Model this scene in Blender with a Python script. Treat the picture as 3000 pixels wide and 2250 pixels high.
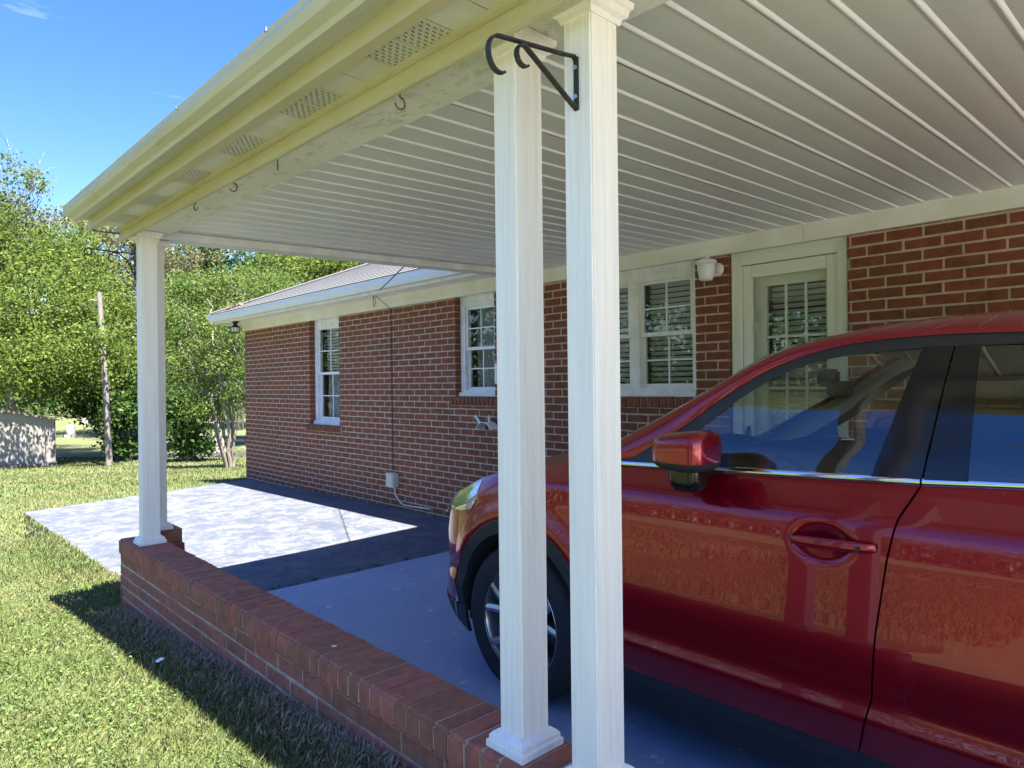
import bpy, bmesh, math, random
import numpy as np
from mathutils import Vector, Matrix
random.seed(7); RNG = np.random.default_rng(7)
for o in list(bpy.data.objects): bpy.data.objects.remove(o)
SC = bpy.context.scene
COL = SC.collection

# ------------------------------------------------------------------ camera
YAW, PIT, ROL, CZ = .7553, -.0005, -.0112, 1.50
fw = Vector((math.sin(YAW)*math.cos(PIT), math.cos(YAW)*math.cos(PIT), math.sin(PIT)))
rt0 = Vector((math.cos(YAW), -math.sin(YAW), 0)); up0 = rt0.cross(fw)
rt = math.cos(ROL)*rt0 + math.sin(ROL)*up0; up = -math.sin(ROL)*rt0 + math.cos(ROL)*up0
cd = bpy.data.cameras.new('camera'); cam = bpy.data.objects.new('camera', cd); COL.objects.link(cam)
cd.sensor_width = 36; cd.lens = 36*2009.1/3000; cd.clip_start = .05; cd.clip_end = 2000
cam.matrix_world = Matrix(((rt.x, up.x, -fw.x, 0), (rt.y, up.y, -fw.y, 0), (rt.z, up.z, -fw.z, CZ), (0, 0, 0, 1)))
SC.camera = cam
# ------------------------------------------------------------------ world, sun, exposure
SUN = Vector((-.025, -.43, 1)).normalized()              # towards the sun
w = bpy.data.worlds.new('World'); SC.world = w; w.use_nodes = True
nt = w.node_tree; nt.nodes.clear()
sky = nt.nodes.new('ShaderNodeTexSky'); sky.sky_type = 'NISHITA'; sky.sun_disc = False
sky.sun_elevation = math.asin(SUN.z); sky.sun_rotation = math.atan2(SUN.x, SUN.y)
sky.air_density = 1.0; sky.dust_density = .3; sky.ozone_density = 1.6
bg = nt.nodes.new('ShaderNodeBackground'); bg.inputs[1].default_value = .050
wo = nt.nodes.new('ShaderNodeOutputWorld')
tc = nt.nodes.new('ShaderNodeTexCoord'); mp = nt.nodes.new('ShaderNodeMapping'); mp.inputs['Scale'].default_value = (1.1, 1.1, 7)
nz = nt.nodes.new('ShaderNodeTexNoise'); nz.inputs['Scale'].default_value = 3.1; nz.inputs['Detail'].default_value = 6; nz.inputs['Roughness'].default_value = .6
cr = nt.nodes.new('ShaderNodeMapRange'); cr.inputs[1].default_value = .62; cr.inputs[2].default_value = .85; cr.inputs[3].default_value = 0; cr.inputs[4].default_value = .5
mx = nt.nodes.new('ShaderNodeMix'); mx.data_type = 'RGBA'; mx.inputs[7].default_value = (6.0, 6.3, 6.8, 1)
L = nt.links.new
L(tc.outputs['Generated'], mp.inputs[0]); L(mp.outputs[0], nz.inputs['Vector']); L(nz.outputs['Fac'], cr.inputs[0])
hs = nt.nodes.new('ShaderNodeHueSaturation'); hs.inputs['Saturation'].default_value = 1.35; hs.inputs['Hue'].default_value = .518
L(cr.outputs[0], mx.inputs[0]); L(sky.outputs[0], hs.inputs['Color']); L(hs.outputs[0], mx.inputs[6]); L(mx.outputs[2], bg.inputs[0]); L(bg.outputs[0], wo.inputs[0])
sd = bpy.data.lights.new('sun', 'SUN'); sd.energy = 4.2; sd.angle = math.radians(.53); sd.color = (1, .95, .86)
so = bpy.data.objects.new('sun', sd); COL.objects.link(so); so.rotation_euler = SUN.to_track_quat('Z', 'Y').to_euler(); so.location = (0, -20, 40)
SC.view_settings.view_transform = 'Standard'; SC.view_settings.look = 'None'; SC.view_settings.gamma = 1
SC.view_settings.exposure = 2.97
SC.render.resolution_x = 1024; SC.render.resolution_y = 768
SC.cycles.max_bounces = 10; SC.cycles.diffuse_bounces = 5; SC.cycles.transparent_max_bounces = 24; SC.cycles.glossy_bounces = 5

# ------------------------------------------------------------------ materials
def mat(name, col, rough=.6, metal=0., col2=None, scale=8., lo=.4, hi=.6, detail=5, stretch=None, bump=0., bscale=None,
        coat=0., spec=.5, col3=None, scale3=30., lo3=.6, hi3=.7, isl=0., trans=0., stretch3=None, amount3=1., nrough=.62, dist=0.):
    m = bpy.data.materials.new(name); m.use_nodes = True; n = m.node_tree; b = n.nodes['Principled BSDF']
    b.inputs['Base Color'].default_value = (*col, 1); b.inputs['Roughness'].default_value = rough; b.inputs['Metallic'].default_value = metal
    b.inputs['Specular IOR Level'].default_value = spec
    if coat: b.inputs['Coat Weight'].default_value = coat; b.inputs['Coat Roughness'].default_value = .015
    g = n.nodes.new('ShaderNodeNewGeometry')
    def noise(sc, st, dt):
        t = n.nodes.new('ShaderNodeTexNoise'); t.inputs['Scale'].default_value = sc; t.inputs['Detail'].default_value = dt; t.inputs['Roughness'].default_value = nrough; t.inputs['Distortion'].default_value = dist
        if st:
            q = n.nodes.new('ShaderNodeMapping'); q.inputs['Scale'].default_value = st; n.links.new(g.outputs['Position'], q.inputs[0]); n.links.new(q.outputs[0], t.inputs['Vector'])
        else: n.links.new(g.outputs['Position'], t.inputs['Vector'])
        return t
    last = None
    def mixin(fac, c2, c1=None):
        nonlocal last
        x = n.nodes.new('ShaderNodeMix'); x.data_type = 'RGBA'
        if last is None: x.inputs[6].default_value = (*col, 1)
        else: n.links.new(last, x.inputs[6])
        x.inputs[7].default_value = (*c2, 1); n.links.new(fac, x.inputs[0]); last = x.outputs[2]
    def rng(src, a, c, top=1.):
        r = n.nodes.new('ShaderNodeMapRange'); r.inputs[1].default_value = a; r.inputs[2].default_value = c; r.inputs[4].default_value = top; n.links.new(src, r.inputs[0]); return r.outputs[0]
    if col2 is not None: mixin(rng(noise(scale, stretch, detail).outputs['Fac'], lo, hi), col2)
    if col3 is not None: mixin(rng(noise(scale3, stretch3, 6).outputs['Fac'], lo3, hi3, amount3), col3)
    if isl:
        h = n.nodes.new('ShaderNodeHueSaturation'); oi = n.nodes.new('ShaderNodeObjectInfo'); ad = n.nodes.new('ShaderNodeMath'); ad.operation = 'ADD'
        fr = n.nodes.new('ShaderNodeMath'); fr.operation = 'FRACT'
        n.links.new(g.outputs['Random Per Island'], ad.inputs[0]); n.links.new(oi.outputs['Random'], ad.inputs[1]); n.links.new(ad.outputs[0], fr.inputs[0])
        r = n.nodes.new('ShaderNodeMapRange'); r.inputs[3].default_value = 1-isl; r.inputs[4].default_value = 1+isl; n.links.new(fr.outputs[0], r.inputs[0])
        n.links.new(r.outputs[0], h.inputs['Value'])
        r2 = n.nodes.new('ShaderNodeMapRange'); r2.inputs[3].default_value = .5+isl*.05; r2.inputs[4].default_value = .5-isl*.05; n.links.new(fr.outputs[0], r2.inputs[0]); n.links.new(r2.outputs[0], h.inputs['Hue'])
        if last is None: h.inputs['Color'].default_value = (*col, 1)
        else: n.links.new(last, h.inputs['Color'])
        last = h.outputs[0]
    if last is not None: n.links.new(last, b.inputs['Base Color'])
    if bump:
        t = noise(bscale or scale*4, stretch, 6); bp = n.nodes.new('ShaderNodeBump'); bp.inputs['Strength'].default_value = bump; bp.inputs['Distance'].default_value = .004
        n.links.new(t.outputs['Fac'], bp.inputs['Height']); n.links.new(bp.outputs[0], b.inputs['Normal'])
    if trans:
        tr = n.nodes.new('ShaderNodeBsdfTranslucent'); ms = n.nodes.new('ShaderNodeMixShader'); ms.inputs[0].default_value = trans
        if last is not None: n.links.new(last, tr.inputs[0])
        else: tr.inputs[0].default_value = (*col, 1)
        out = n.nodes['Material Output']; n.links.new(b.outputs[0], ms.inputs[1]); n.links.new(tr.outputs[0], ms.inputs[2]); n.links.new(ms.outputs[0], out.inputs[0])
    return m
def glass(name, tint, refl=1.45, rough=.0):
    m = bpy.data.materials.new(name); m.use_nodes = True; n = m.node_tree; n.nodes.clear()
    o = n.nodes.new('ShaderNodeOutputMaterial'); t = n.nodes.new('ShaderNodeBsdfTransparent'); t.inputs[0].default_value = (*tint, 1)
    g = n.nodes.new('ShaderNodeBsdfGlossy'); g.inputs['Roughness'].default_value = rough; lw_ = n.nodes.new('ShaderNodeLayerWeight'); lw_.inputs[0].default_value = .5; pw = n.nodes.new('ShaderNodeMath'); pw.operation = 'POWER'; pw.inputs[1].default_value = 5; f = n.nodes.new('ShaderNodeMath'); f.operation = 'MULTIPLY_ADD'
    r0 = 2*((refl-1)/(refl+1))**2; f.inputs[1].default_value = 1-r0; f.inputs[2].default_value = r0; n.links.new(lw_.outputs['Facing'], pw.inputs[0]); n.links.new(pw.outputs[0], f.inputs[0])
    x = n.nodes.new('ShaderNodeMixShader'); n.links.new(f.outputs[0], x.inputs[0]); n.links.new(t.outputs[0], x.inputs[1]); n.links.new(g.outputs[0], x.inputs[2]); n.links.new(x.outputs[0], o.inputs[0])
    return m
M = dict(
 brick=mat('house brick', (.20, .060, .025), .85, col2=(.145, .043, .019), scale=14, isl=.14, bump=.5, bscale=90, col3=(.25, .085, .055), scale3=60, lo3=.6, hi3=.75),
 mortar=mat('mortar', (.47, .38, .28), .95, col2=(.38, .30, .22), scale=10, bump=.6, bscale=140),
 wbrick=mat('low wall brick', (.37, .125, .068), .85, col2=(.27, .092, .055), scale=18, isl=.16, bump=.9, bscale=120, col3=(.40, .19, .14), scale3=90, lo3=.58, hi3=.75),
 wmortar=mat('low wall mortar', (.50, .40, .27), .95, col2=(.38, .29, .20), scale=20, bump=.6, bscale=140),
 white=mat('white paint', (.78, .77, .76), .5, col2=(.66, .66, .63), scale=6, bump=.05),
 post=mat('worn white post paint', (.86, .82, .76), .55, col2=(.76, .72, .66), scale=7, stretch=(12, 12, .4), lo=.35, hi=.7, bump=.25, bscale=14, col3=(.45, .45, .40), scale3=9, lo3=.72, hi3=.78, amount3=.6),
 ceil=mat('ceiling panel vinyl', (.87, .86, .86), .34, col2=(.82, .81, .80), scale=1.3, lo=.35, hi=.75, col3=(.62, .61, .56), scale3=3, lo3=.66, hi3=.82, amount3=.5),
 yellowish_trim=mat('yellowish trim paint', (.52, .48, .315), .6, col2=(.46, .41, .245), scale=5, stretch=(2, .7, 3), lo=.35, hi=.7, bump=.15, bscale=40, col3=(.25, .22, .12), scale3=14, lo3=.70, hi3=.8, amount3=.35),  # yellowish base colour with random deeper and darker patches
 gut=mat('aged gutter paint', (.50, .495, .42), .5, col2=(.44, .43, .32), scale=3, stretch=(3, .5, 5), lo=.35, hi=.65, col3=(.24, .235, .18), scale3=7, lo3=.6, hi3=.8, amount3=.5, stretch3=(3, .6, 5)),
 sof=mat('soffit vinyl', (.58, .57, .50), .45, col2=(.52, .50, .41), scale=4),
 peel=mat('peeling beam paint', (.80, .79, .73), .7, col2=(.56, .55, .50), scale=12, stretch=(1.6, .7, 1), nrough=.75, lo=.565, hi=.60, col3=(.70, .68, .59), scale3=2.3, lo3=.45, hi3=.7, bump=.4, bscale=30),
 slot=mat('vent slot', (.10, .10, .07), .9),
 hgut=mat('clean gutter', (.64, .66, .66), .4, col2=(.60, .65, .66), scale=4),
 frieze=mat('frieze paint', (.77, .76, .72), .5, col2=(.70, .68, .60), scale=2.2),
 shingle=mat('grey shingle', (.112, .110, .112), .9, col2=(.085, .083, .085), scale=60, bump=.5, bscale=200),
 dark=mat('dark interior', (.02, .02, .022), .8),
 black=mat('black iron', (.012, .012, .012), .7, col2=(.03, .028, .025), scale=40, bump=.2),
 rust=mat('rusty iron', (.13, .085, .055), .8, col2=(.25, .22, .17), scale=60),
 pane=glass('window pane', (.82, .86, .84), 1.5),
 storm=glass('storm door pane', (.93, .95, .93), 1.45),
 blind=mat('blind slat', (.68, .68, .66), .5),
 curtain=mat('sheer curtain', (.30, .32, .33), .9, col2=(.24, .26, .27), scale=3),
 sash=mat('white vinyl sash', (.72, .73, .72), .35),
 doorp=mat('door paint', (.70, .72, .62), .45),
 frost=mat('frosted lamp glass', (.72, .72, .70), .35),
 concrete=mat('patio paint', (.050, .061, .088), .75, col2=(.098, .102, .108), scale=5, detail=15, lo=.465, hi=.52, nrough=.80, dist=.3, bump=.25, bscale=40, col3=(.041, .049, .070), scale3=1.7, lo3=.50, hi3=.58, amount3=.6),
 floor=mat('carport floor paint', (.22, .285, .41), .5, col2=(.29, .355, .48), scale=2.2, lo=.35, hi=.65, nrough=.72, detail=12, col3=(.55, .58, .62), scale3=9, lo3=.625, hi3=.65, bump=.15, bscale=30),
 apron=mat('driveway concrete', (.46, .45, .43), .85, col2=(.40, .39, .37), scale=2),
 soil=mat('lawn ground', (.078, .098, .028), .95, col2=(.120, .112, .052), scale=1.1, lo=.38, hi=.68, col3=(.04, .055, .015), scale3=22, lo3=.45, hi3=.6, nrough=.8, bump=.9, bscale=60),
 grass=mat('grass blade', (.108, .142, .034), .65, col2=(.165, .158, .062), scale=1.3, lo=.38, hi=.66, isl=.35, trans=.4, col3=(.098, .14, .034), scale3=.35, lo3=.45, hi3=.6),
 clover=mat('clover leaf', (.10, .17, .045), .55, isl=.3, trans=.3),
 asphalt=mat('lane asphalt', (.02, .02, .02), .9, col2=(.03, .029, .028), scale=20),
 straw=mat('dead grass', (.34, .27, .18), .8, isl=.3, trans=.2),
 bark=mat('tree bark', (.20, .17, .14), .9, col2=(.12, .10, .08), scale=6, stretch=(4, 4, .8), bump=.6, bscale=30),
 palebark=mat('pale bare wood', (.24, .21, .19), .9, col2=(.16, .14, .12), scale=6, stretch=(4, 4, .6), bump=.4, bscale=30),
 pole=mat('weathered pole', (.20, .175, .165), .9, col2=(.135, .118, .11), scale=5, stretch=(8, 8, .5), bump=.4, bscale=20),
 shed=mat('beige shed panel', (.26, .24, .21), .6, col2=(.22, .20, .18), scale=5),
 shedroof=mat('brown shed roof', (.13, .11, .10), .7),
 stone=mat('gravestone', (.26, .25, .24), .85, col2=(.36, .34, .33), scale=12),
 pstone=mat('pink gravestone', (.40, .30, .26), .85, col2=(.30, .24, .21), scale=12),
 paper=mat('white scrap', (.80, .80, .80), .8),
 box=mat('beige utility plastic', (.50, .50, .40), .5),
 brass=mat('faucet metal', (.5, .5, .48), .3, 1.),
 leafA=mat('bright green leaf', (.13, .178, .036), .7, col2=(.085, .128, .026), scale=.9, lo=.4, hi=.62, isl=.34, trans=.5, spec=.15),
 leafB=mat('grey green leaf', (.125, .15, .055), .55, col2=(.17, .16, .08), scale=.7, isl=.28, trans=.42, spec=.15),
 leafC=mat('dark green leaf', (.035, .075, .018), .45, col2=(.06, .11, .025), scale=1.2, isl=.3, trans=.4, spec=.2),
 leafD=mat('mid green leaf', (.085, .145, .03), .5, col2=(.13, .17, .045), scale=.8, isl=.25, trans=.45, spec=.15),
 leafbrown=mat('dry leaf', (.15, .09, .05), .8, isl=.3),
 paint=mat('red car paint', (.29, .001, .015), .27, .6, coat=1., spec=.5),
 cladding=mat('black plastic cladding', (.022, .023, .025), .5, bump=.1, bscale=300),
 gloss=mat('gloss black', (.008, .008, .009), .12),
 chrome=mat('chrome', (.75, .75, .75), .08, 1.),
 cglass=glass('car glass', (.84, .89, .84), 1.62),
 cglassd=glass('privacy car glass', (.05, .055, .05), 1.7),
 tyre=mat('tyre rubber', (.018, .018, .019), .8, bump=.15, bscale=120),
 rim=mat('alloy rim', (.50, .51, .53), .25, .9),
 rimdark=mat('dark rim pocket', (.03, .03, .032), .35, .6),
 lens=mat('headlamp lens', (.55, .58, .60), .05, .85, coat=1.),
 lamp=mat('lamp white lens', (.75, .77, .80), .12, .0, coat=.8),
 trim=mat('car interior trim', (.035, .036, .036), .7),
 seat=mat('car seat', (.05, .05, .05), .7),
 liner=mat('car headliner', (.35, .35, .32), .9),
)
# ------------------------------------------------------------------ helpers
WL = {}
def link(o, parent=None, loc=(0, 0, 0)):
    COL.objects.link(o); loc = Vector(loc); WL[o] = loc
    if parent is not None: o.parent = parent; o.location = loc - WL[parent]
    else: o.location = loc
    return o
def tag(o, label=None, cat=None, group=None, kind=None):
    if label: o['label'] = label
    if cat: o['category'] = cat
    if group: o['group'] = group
    if kind: o['kind'] = kind
    return o
def thing(name, label, cat, loc, group=None):
    return tag(link(bpy.data.objects.new(name, None), None, loc), label, cat, group)
def nmesh(name, V, F, mt, smooth=False):
    me = bpy.data.meshes.new(name); me.from_pydata([tuple(v) for v in V], [], F)
    if smooth: me.polygons.foreach_set('use_smooth', [True]*len(me.polygons))
    me.materials.append(mt); me.update(); return me
def ob(name, me, parent=None, loc=(0, 0, 0)):
    return link(bpy.data.objects.new(name, me), parent, loc)
class MB:
    def __init__(s): s.v = []; s.f = []
    def box(s, x0, x1, y0, y1, z0, z1, dz=None):
        """dz: rise of z along y (per metre from y=0 reference) as a function y->dz"""
        n = len(s.v); d = dz or (lambda y: 0)
        for x, y, z in ((x0, y0, z0), (x1, y0, z0), (x1, y1, z0), (x0, y1, z0), (x0, y0, z1), (x1, y0, z1), (x1, y1, z1), (x0, y1, z1)): s.v.append((x, y, z+d(y)))
        s.f += [(n, n+3, n+2, n+1), (n+4, n+5, n+6, n+7), (n, n+1, n+5, n+4), (n+1, n+2, n+6, n+5), (n+2, n+3, n+7, n+6), (n+3, n, n+4, n+7)]
        return s
    def poly(s, pts): n = len(s.v); s.v += [tuple(p) for p in pts]; s.f.append(tuple(range(n, n+len(pts)))); return s
    def grid(s, G, flip=False):
        n = len(s.v); r = len(G); c = len(G[0])
        for row in G: s.v += [tuple(p) for p in row]
        for i in range(r-1):
            for j in range(c-1):
                q = (n+i*c+j, n+i*c+j+1, n+(i+1)*c+j+1, n+(i+1)*c+j); s.f.append(q[::-1] if flip else q)
        return s
    def sweep(s, prof, a, b, cap=True):
        """closed profile of (x,z) swept along y from a to b; prof may be function of y"""
        n = len(s.v); P = prof if callable(prof) else (lambda y: prof); k = len(P(a))
        for y in (a, b): s.v += [(x, y, z) for x, z in P(y)]
        for i in range(k): j = (i+1) % k; s.f.append((n+i, n+j, n+k+j, n+k+i))
        if cap: s.f += [tuple(range(n+k-1, n-1, -1)), tuple(range(n+k, n+2*k))]
        return s
    def tube(s, pts, rad, k=8, cap=True):
        pts = [Vector(p) for p in pts]; n = len(s.v); m = len(pts); R_ = rad if hasattr(rad, '__len__') else [rad]*m
        u = None
        for i, p in enumerate(pts):
            t = (pts[min(i+1, m-1)]-pts[max(i-1, 0)]).normalized()
            if u is None: u = t.orthogonal().normalized()
            else: u = (u-t*u.dot(t)).normalized()
            q = t.cross(u)
            for j in range(k):
                a = 2*math.pi*j/k; s.v.append(tuple(p+(u*math.cos(a)+q*math.sin(a))*R_[i]))
        for i in range(m-1):
            for j in range(k):
                jj = (j+1) % k; s.f.append((n+i*k+j, n+i*k+jj, n+(i+1)*k+jj, n+(i+1)*k+j))
        if cap: s.f += [tuple(range(n+k-1, n-1, -1)), tuple(range(n+(m-1)*k, n+m*k))]
        return s
    def strap(s, pts, wv, th):
        """flat bar: polyline pts, width vector wv, thickness th"""
        pts = [Vector(p) for p in pts]; wv = Vector(wv); n = len(s.v); m = len(pts)
        for i, p in enumerate(pts):
            t = (pts[min(i+1, m-1)]-pts[max(i-1, 0)]).normalized(); q = t.cross(wv).normalized()*th/2
            for e in (-wv/2-q, wv/2-q, wv/2+q, -wv/2+q): s.v.append(tuple(p+e))
        for i in range(m-1):
            for j in range(4): jj = (j+1) % 4; s.f.append((n+i*4+j, n+i*4+jj, n+(i+1)*4+jj, n+(i+1)*4+j))
        s.f += [(n+3, n+2, n+1, n), (n+(m-1)*4, n+(m-1)*4+1, n+(m-1)*4+2, n+(m-1)*4+3)]
        return s
    def lathe(s, prof, c, axis='z', k=24, close=False):
        n = len(s.v); m = len(prof)
        for r, h in prof:
            for j in range(k):
                a = 2*math.pi*j/k; ca, sa = r*math.cos(a), r*math.sin(a)
                s.v.append((c[0]+ca, c[1]+sa, c[2]+h) if axis == 'z' else (c[0]+h, c[1]+ca, c[2]+sa))
        for i in range(m if close else m-1):
            for j in range(k): jj = (j+1) % k; i2 = (i+1) % m; s.f.append((n+i*k+j, n+i*k+jj, n+i2*k+jj, n+i2*k+j))
        return s
    def out(s, name, mt, parent=None, smooth=False, loc=(0, 0, 0), bevel=0, auto=None):
        me = nmesh(name, s.v, s.f, M[mt] if isinstance(mt, str) else mt, smooth)
        bm = bmesh.new(); bm.from_mesh(me); bmesh.ops.recalc_face_normals(bm, faces=bm.faces)
        if bevel: bmesh.ops.bevel(bm, geom=list(bm.edges), offset=bevel, segments=2, affect='EDGES', clamp_overlap=True)
        bm.to_mesh(me); bm.free()
        if auto: me.polygons.foreach_set('use_smooth', [True]*len(me.polygons)); me.set_sharp_from_angle(angle=math.radians(auto))
        return ob(name, me, parent, loc)
def box(name, mt, parent, x0, x1, y0, y1, z0, z1, bevel=0, dz=None): return MB().box(x0, x1, y0, y1, z0, z1, dz).out(name, mt, parent, bevel=bevel)
def lerp(a, b, t): return a+(b-a)*t
def itp(pts): xs = [p[0] for p in pts]; ys = [p[1] for p in pts]; return lambda x: float(np.interp(x, xs, ys))
def smooth_itp(pts, n=400):
    """smoothed 1-D curve through knots (Catmull-Rom in x)"""
    P = sorted(pts); xs = np.array([p[0] for p in P]); ys = np.array([p[1] for p in P]); d = np.gradient(ys, xs)
    def f(x):
        x = min(max(x, xs[0]), xs[-1]); i = min(max(int(np.searchsorted(xs, x))-1, 0), len(xs)-2); h = xs[i+1]-xs[i]; t = (x-xs[i])/h
        return float((2*t**3-3*t**2+1)*ys[i]+(t**3-2*t**2+t)*h*d[i]+(-2*t**3+3*t**2)*ys[i+1]+(t**3-t**2)*h*d[i+1])
    return f
def place(px, py, D):                                   # a spot seen at a photo pixel, D metres ahead
    d = fw+rt*((px-1500)/2009.1)-up*((py-1125)/2009.1); return Vector((0, 0, CZ))+d*D
# ------------------------------------------------------------------ ground
gY = itp([(-60, 1.6), (-5, .62), (0, .44), (1, .37), (2.6, .255), (5.07, .075), (6, -.03), (6.8, -.115), (11.2, -.175), (12.6, -.22), (17, -.55), (24, -1.22), (30, -1.55), (36, -1.68), (45, -1.70), (55, -1.6), (75, -.9), (100, 1.), (140, 5.), (400, 20)])
def ground(x, y):
    s = x*math.sin(.35)+y*math.cos(.35) if y > 14 else y
    z = gY(y if y < 12 else lerp(y, y*.82+x*.62, min(1, (y-12)/14)))
    return z+.02*math.sin(x*1.3+y*.7)*min(1, max(0, (y-3)/6))+.012*math.sin(x*2.9-y*1.7)*min(1, max(0, (y-8)/6))
def patio_z(x, y): return -.05-.013*(y-4.9)+.008*(x-4.94)
xs = np.unique(np.concatenate([np.arange(-120, -8, 8.), np.arange(-8, 24, .5), np.arange(24, 200, 8.)]))
ys = np.unique(np.concatenate([np.arange(-120, -8, 8.), np.arange(-8, 44, .5), np.arange(44, 320, 8.)]))
mb = MB(); G = []
def inslab(x, y): return x >= 1.5 and y <= 11 and y > -3 and x < 12 or (-5.4 < x < 7 and -31 < y <= -3)
for y in ys: G.append([(x, y, ground(x, y)-(.45 if inslab(x, y) else 0)) for x in xs])
tag(mb.grid(G).out('lawn', 'soil', smooth=True), kind='structure')
mb = MB(); poly = [(1.31, 4.905), (1.53, 6.5), (1.53, 11.25), (4.32, 11.93), (5.2, 12.12), (5.2, 4.905)]
top = [(x, y, patio_z(x, y)) for x, y in poly]; bot = [(x, y, -.5) for x, y in poly]; n = len(poly)
mb.poly(top); mb.poly(bot[::-1])
for i in range(n): j = (i+1) % n; mb.poly([top[i], bot[i], bot[j], top[j]])
tag(mb.out('patio', 'concrete'), kind='structure')
tag(box('carport_floor', 'floor', None, 1.30, 5.2, -2.6, 4.895, -.5, 0, bevel=.008), kind='structure')
DX = (-6., -3., 1.2, 4., 7.5)
tag(MB().grid([[(x, -30, ground(x, -30)+.05) for x in DX], [(x, -9, ground(x, -9)+.05) for x in DX], [(x, -4.2, (ground(x, -4.2)+.05)*(1 if x < 1 else .45)) for x in DX], [(x, -2.605, ground(x, -2.6)+.04 if x < 1.2 else -.004) for x in DX]]).out('added_bounce_apron', 'apron'), kind='structure')  # unseen pale apron, added to bounce sunlight up onto the carport ceiling
# narrow lane across the far end of the lawn
a, b = place(-500, 1352, 31.2), place(1300, 1340, 30.2); d = (b-a).normalized(); nn = Vector((-d.y, d.x, 0)); mb = MB(); G = []
for e in (0, .9, 1.8):
    row = []
    for i in range(60): p = a+d*(i*(b-a).length/59)+nn*e; row.append((p.x, p.y, ground(p.x, p.y)+.03))
    G.append(row)
tag(mb.grid(G).out('lane', 'asphalt'), kind='structure')

# ------------------------------------------------------------------ bricks
def brick_mesh(name, dx, dy, dz, bev, mt, seed, jit=.0012):
    bm = bmesh.new(); bmesh.ops.create_cube(bm, size=1); r = random.Random(seed)
    for v in bm.verts: v.co = Vector((v.co.x*dx, v.co.y*dy, v.co.z*dz))+Vector([r.uniform(-jit, jit) for _ in range(3)])
    bmesh.ops.bevel(bm, geom=list(bm.edges), offset=bev, segments=1, affect='EDGES'); bmesh.ops.recalc_face_normals(bm, faces=bm.faces)
    me = bpy.data.meshes.new(name); bm.to_mesh(me); bm.free(); me.materials.append(M[mt]); return me
def merge(items, name, mt, parent, kind='stuff'):
    """items: (mesh, loc, scale) joined into one mesh"""
    V, F = [], []; n = 0
    for me, loc, sc in items:
        a = np.empty(len(me.vertices)*3); me.vertices.foreach_get('co', a); a = a.reshape(-1, 3)*np.array(sc)+np.array(loc); V.append(a)
        F += [tuple(i+n for i in p.vertices) for p in me.polygons]; n += len(a)
    me = nmesh(name, np.concatenate(V), F, M[mt]); return tag(ob(name, me, parent), kind=kind)

# ------------------------------------------------------------------ house
HX, HC, CH, BL, JT = 4.94, 12.215, .0745, .225, .0115
house = thing('brick_house', 'single storey red brick house with white trim and grey hip roof', 'house', (HX+2, 5, 0))
wins = dict(w1=(8.86, 9.75, .918), w2=(5.515, 6.188, 1.354), w3=(3.05, 4.32, 1.374), door=(1.854, 2.75, -.02))
TOP = 2.60
def spans(z0, z1):
    cut = sorted((a, b) for a, b, zb in wins.values() if z1 > zb+.005)
    y = -3.0; out = []
    for a, b in cut: out.append((y, a)); y = b
    out.append((y, HC)); return out
mb = MB()                                               # mortar backing, cut round the openings
zz = sorted({-.4, TOP, *[v[2] for v in wins.values()]})
for z0, z1 in zip(zz[:-1], zz[1:]):
    for a, b in spans(z0, z1): mb.box(HX+.0022, HX+.16, a+(.012 if a > -3 else 0), b-(.012 if b < HC else .002), z0, z1)
mb.box(HX+.16, 13, HC-.2, HC-.007, -.4, TOP)
wall = mb.out('wall', 'mortar', house)
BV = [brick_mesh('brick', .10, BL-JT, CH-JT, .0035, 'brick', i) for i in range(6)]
items = []
for n in range(42):
    z1 = 2.485+CH-n*CH; z0 = z1-CH; zc = (z0+z1)/2
    if z1 < -.25: break
    for a, b in spans(z0+.02, z1-.02):
        y = math.floor((a+3)/BL)*BL-3-BL+(n % 2)*BL/2+random.uniform(-.004, .004)
        while y < b:
            l, r = max(y, a), min(y+BL, b)
            if r-l > .014:
                l = l+JT/2 if l == y else l; r = r-JT/2 if r == y+BL else r; ln = r-l
                items.append((random.choice(BV), (HX+.05+random.uniform(-.0012, .0008), (l+r)/2, zc+random.uniform(-.001, .001)), (1, ln/(BL-JT), 1)))
            y += BL
    # end wall bricks (seen edge-on)
vis = sorted([i for i in items if i[1][1] > .55 and (i[1][2] > .95 or i[1][1] > 4.3)], key=lambda i: i[1][1]); nb = vis[:300]; ids = {id(i) for i in nb}
for me, loc, sc in nb: o = ob('brick', me, wall, loc); o.scale = sc
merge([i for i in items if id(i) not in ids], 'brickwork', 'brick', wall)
def brick_sill(y0, y1, zt):
    k = round((y1-y0)/.07); p = (y1-y0)/k
    me = brick_mesh('sill_brick', .14, p-.012, .095, .005, 'brick', 11)
    box('sill_mortar', 'mortar', wall, HX-.022, HX+.11, y0, y1, zt-.10, zt-.006)
    for i in range(k): o = ob('sill_brick', me, wall, (HX+.035, y0+(i+.5)*p, zt-.05+random.uniform(-.002, .002))); o.rotation_euler = (random.uniform(-.03, .03), .06, 0)
brick_sill(8.80, 9.83, .918); brick_sill(5.45, 6.27, 1.354); brick_sill(3.03, 4.36, 1.374)
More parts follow.
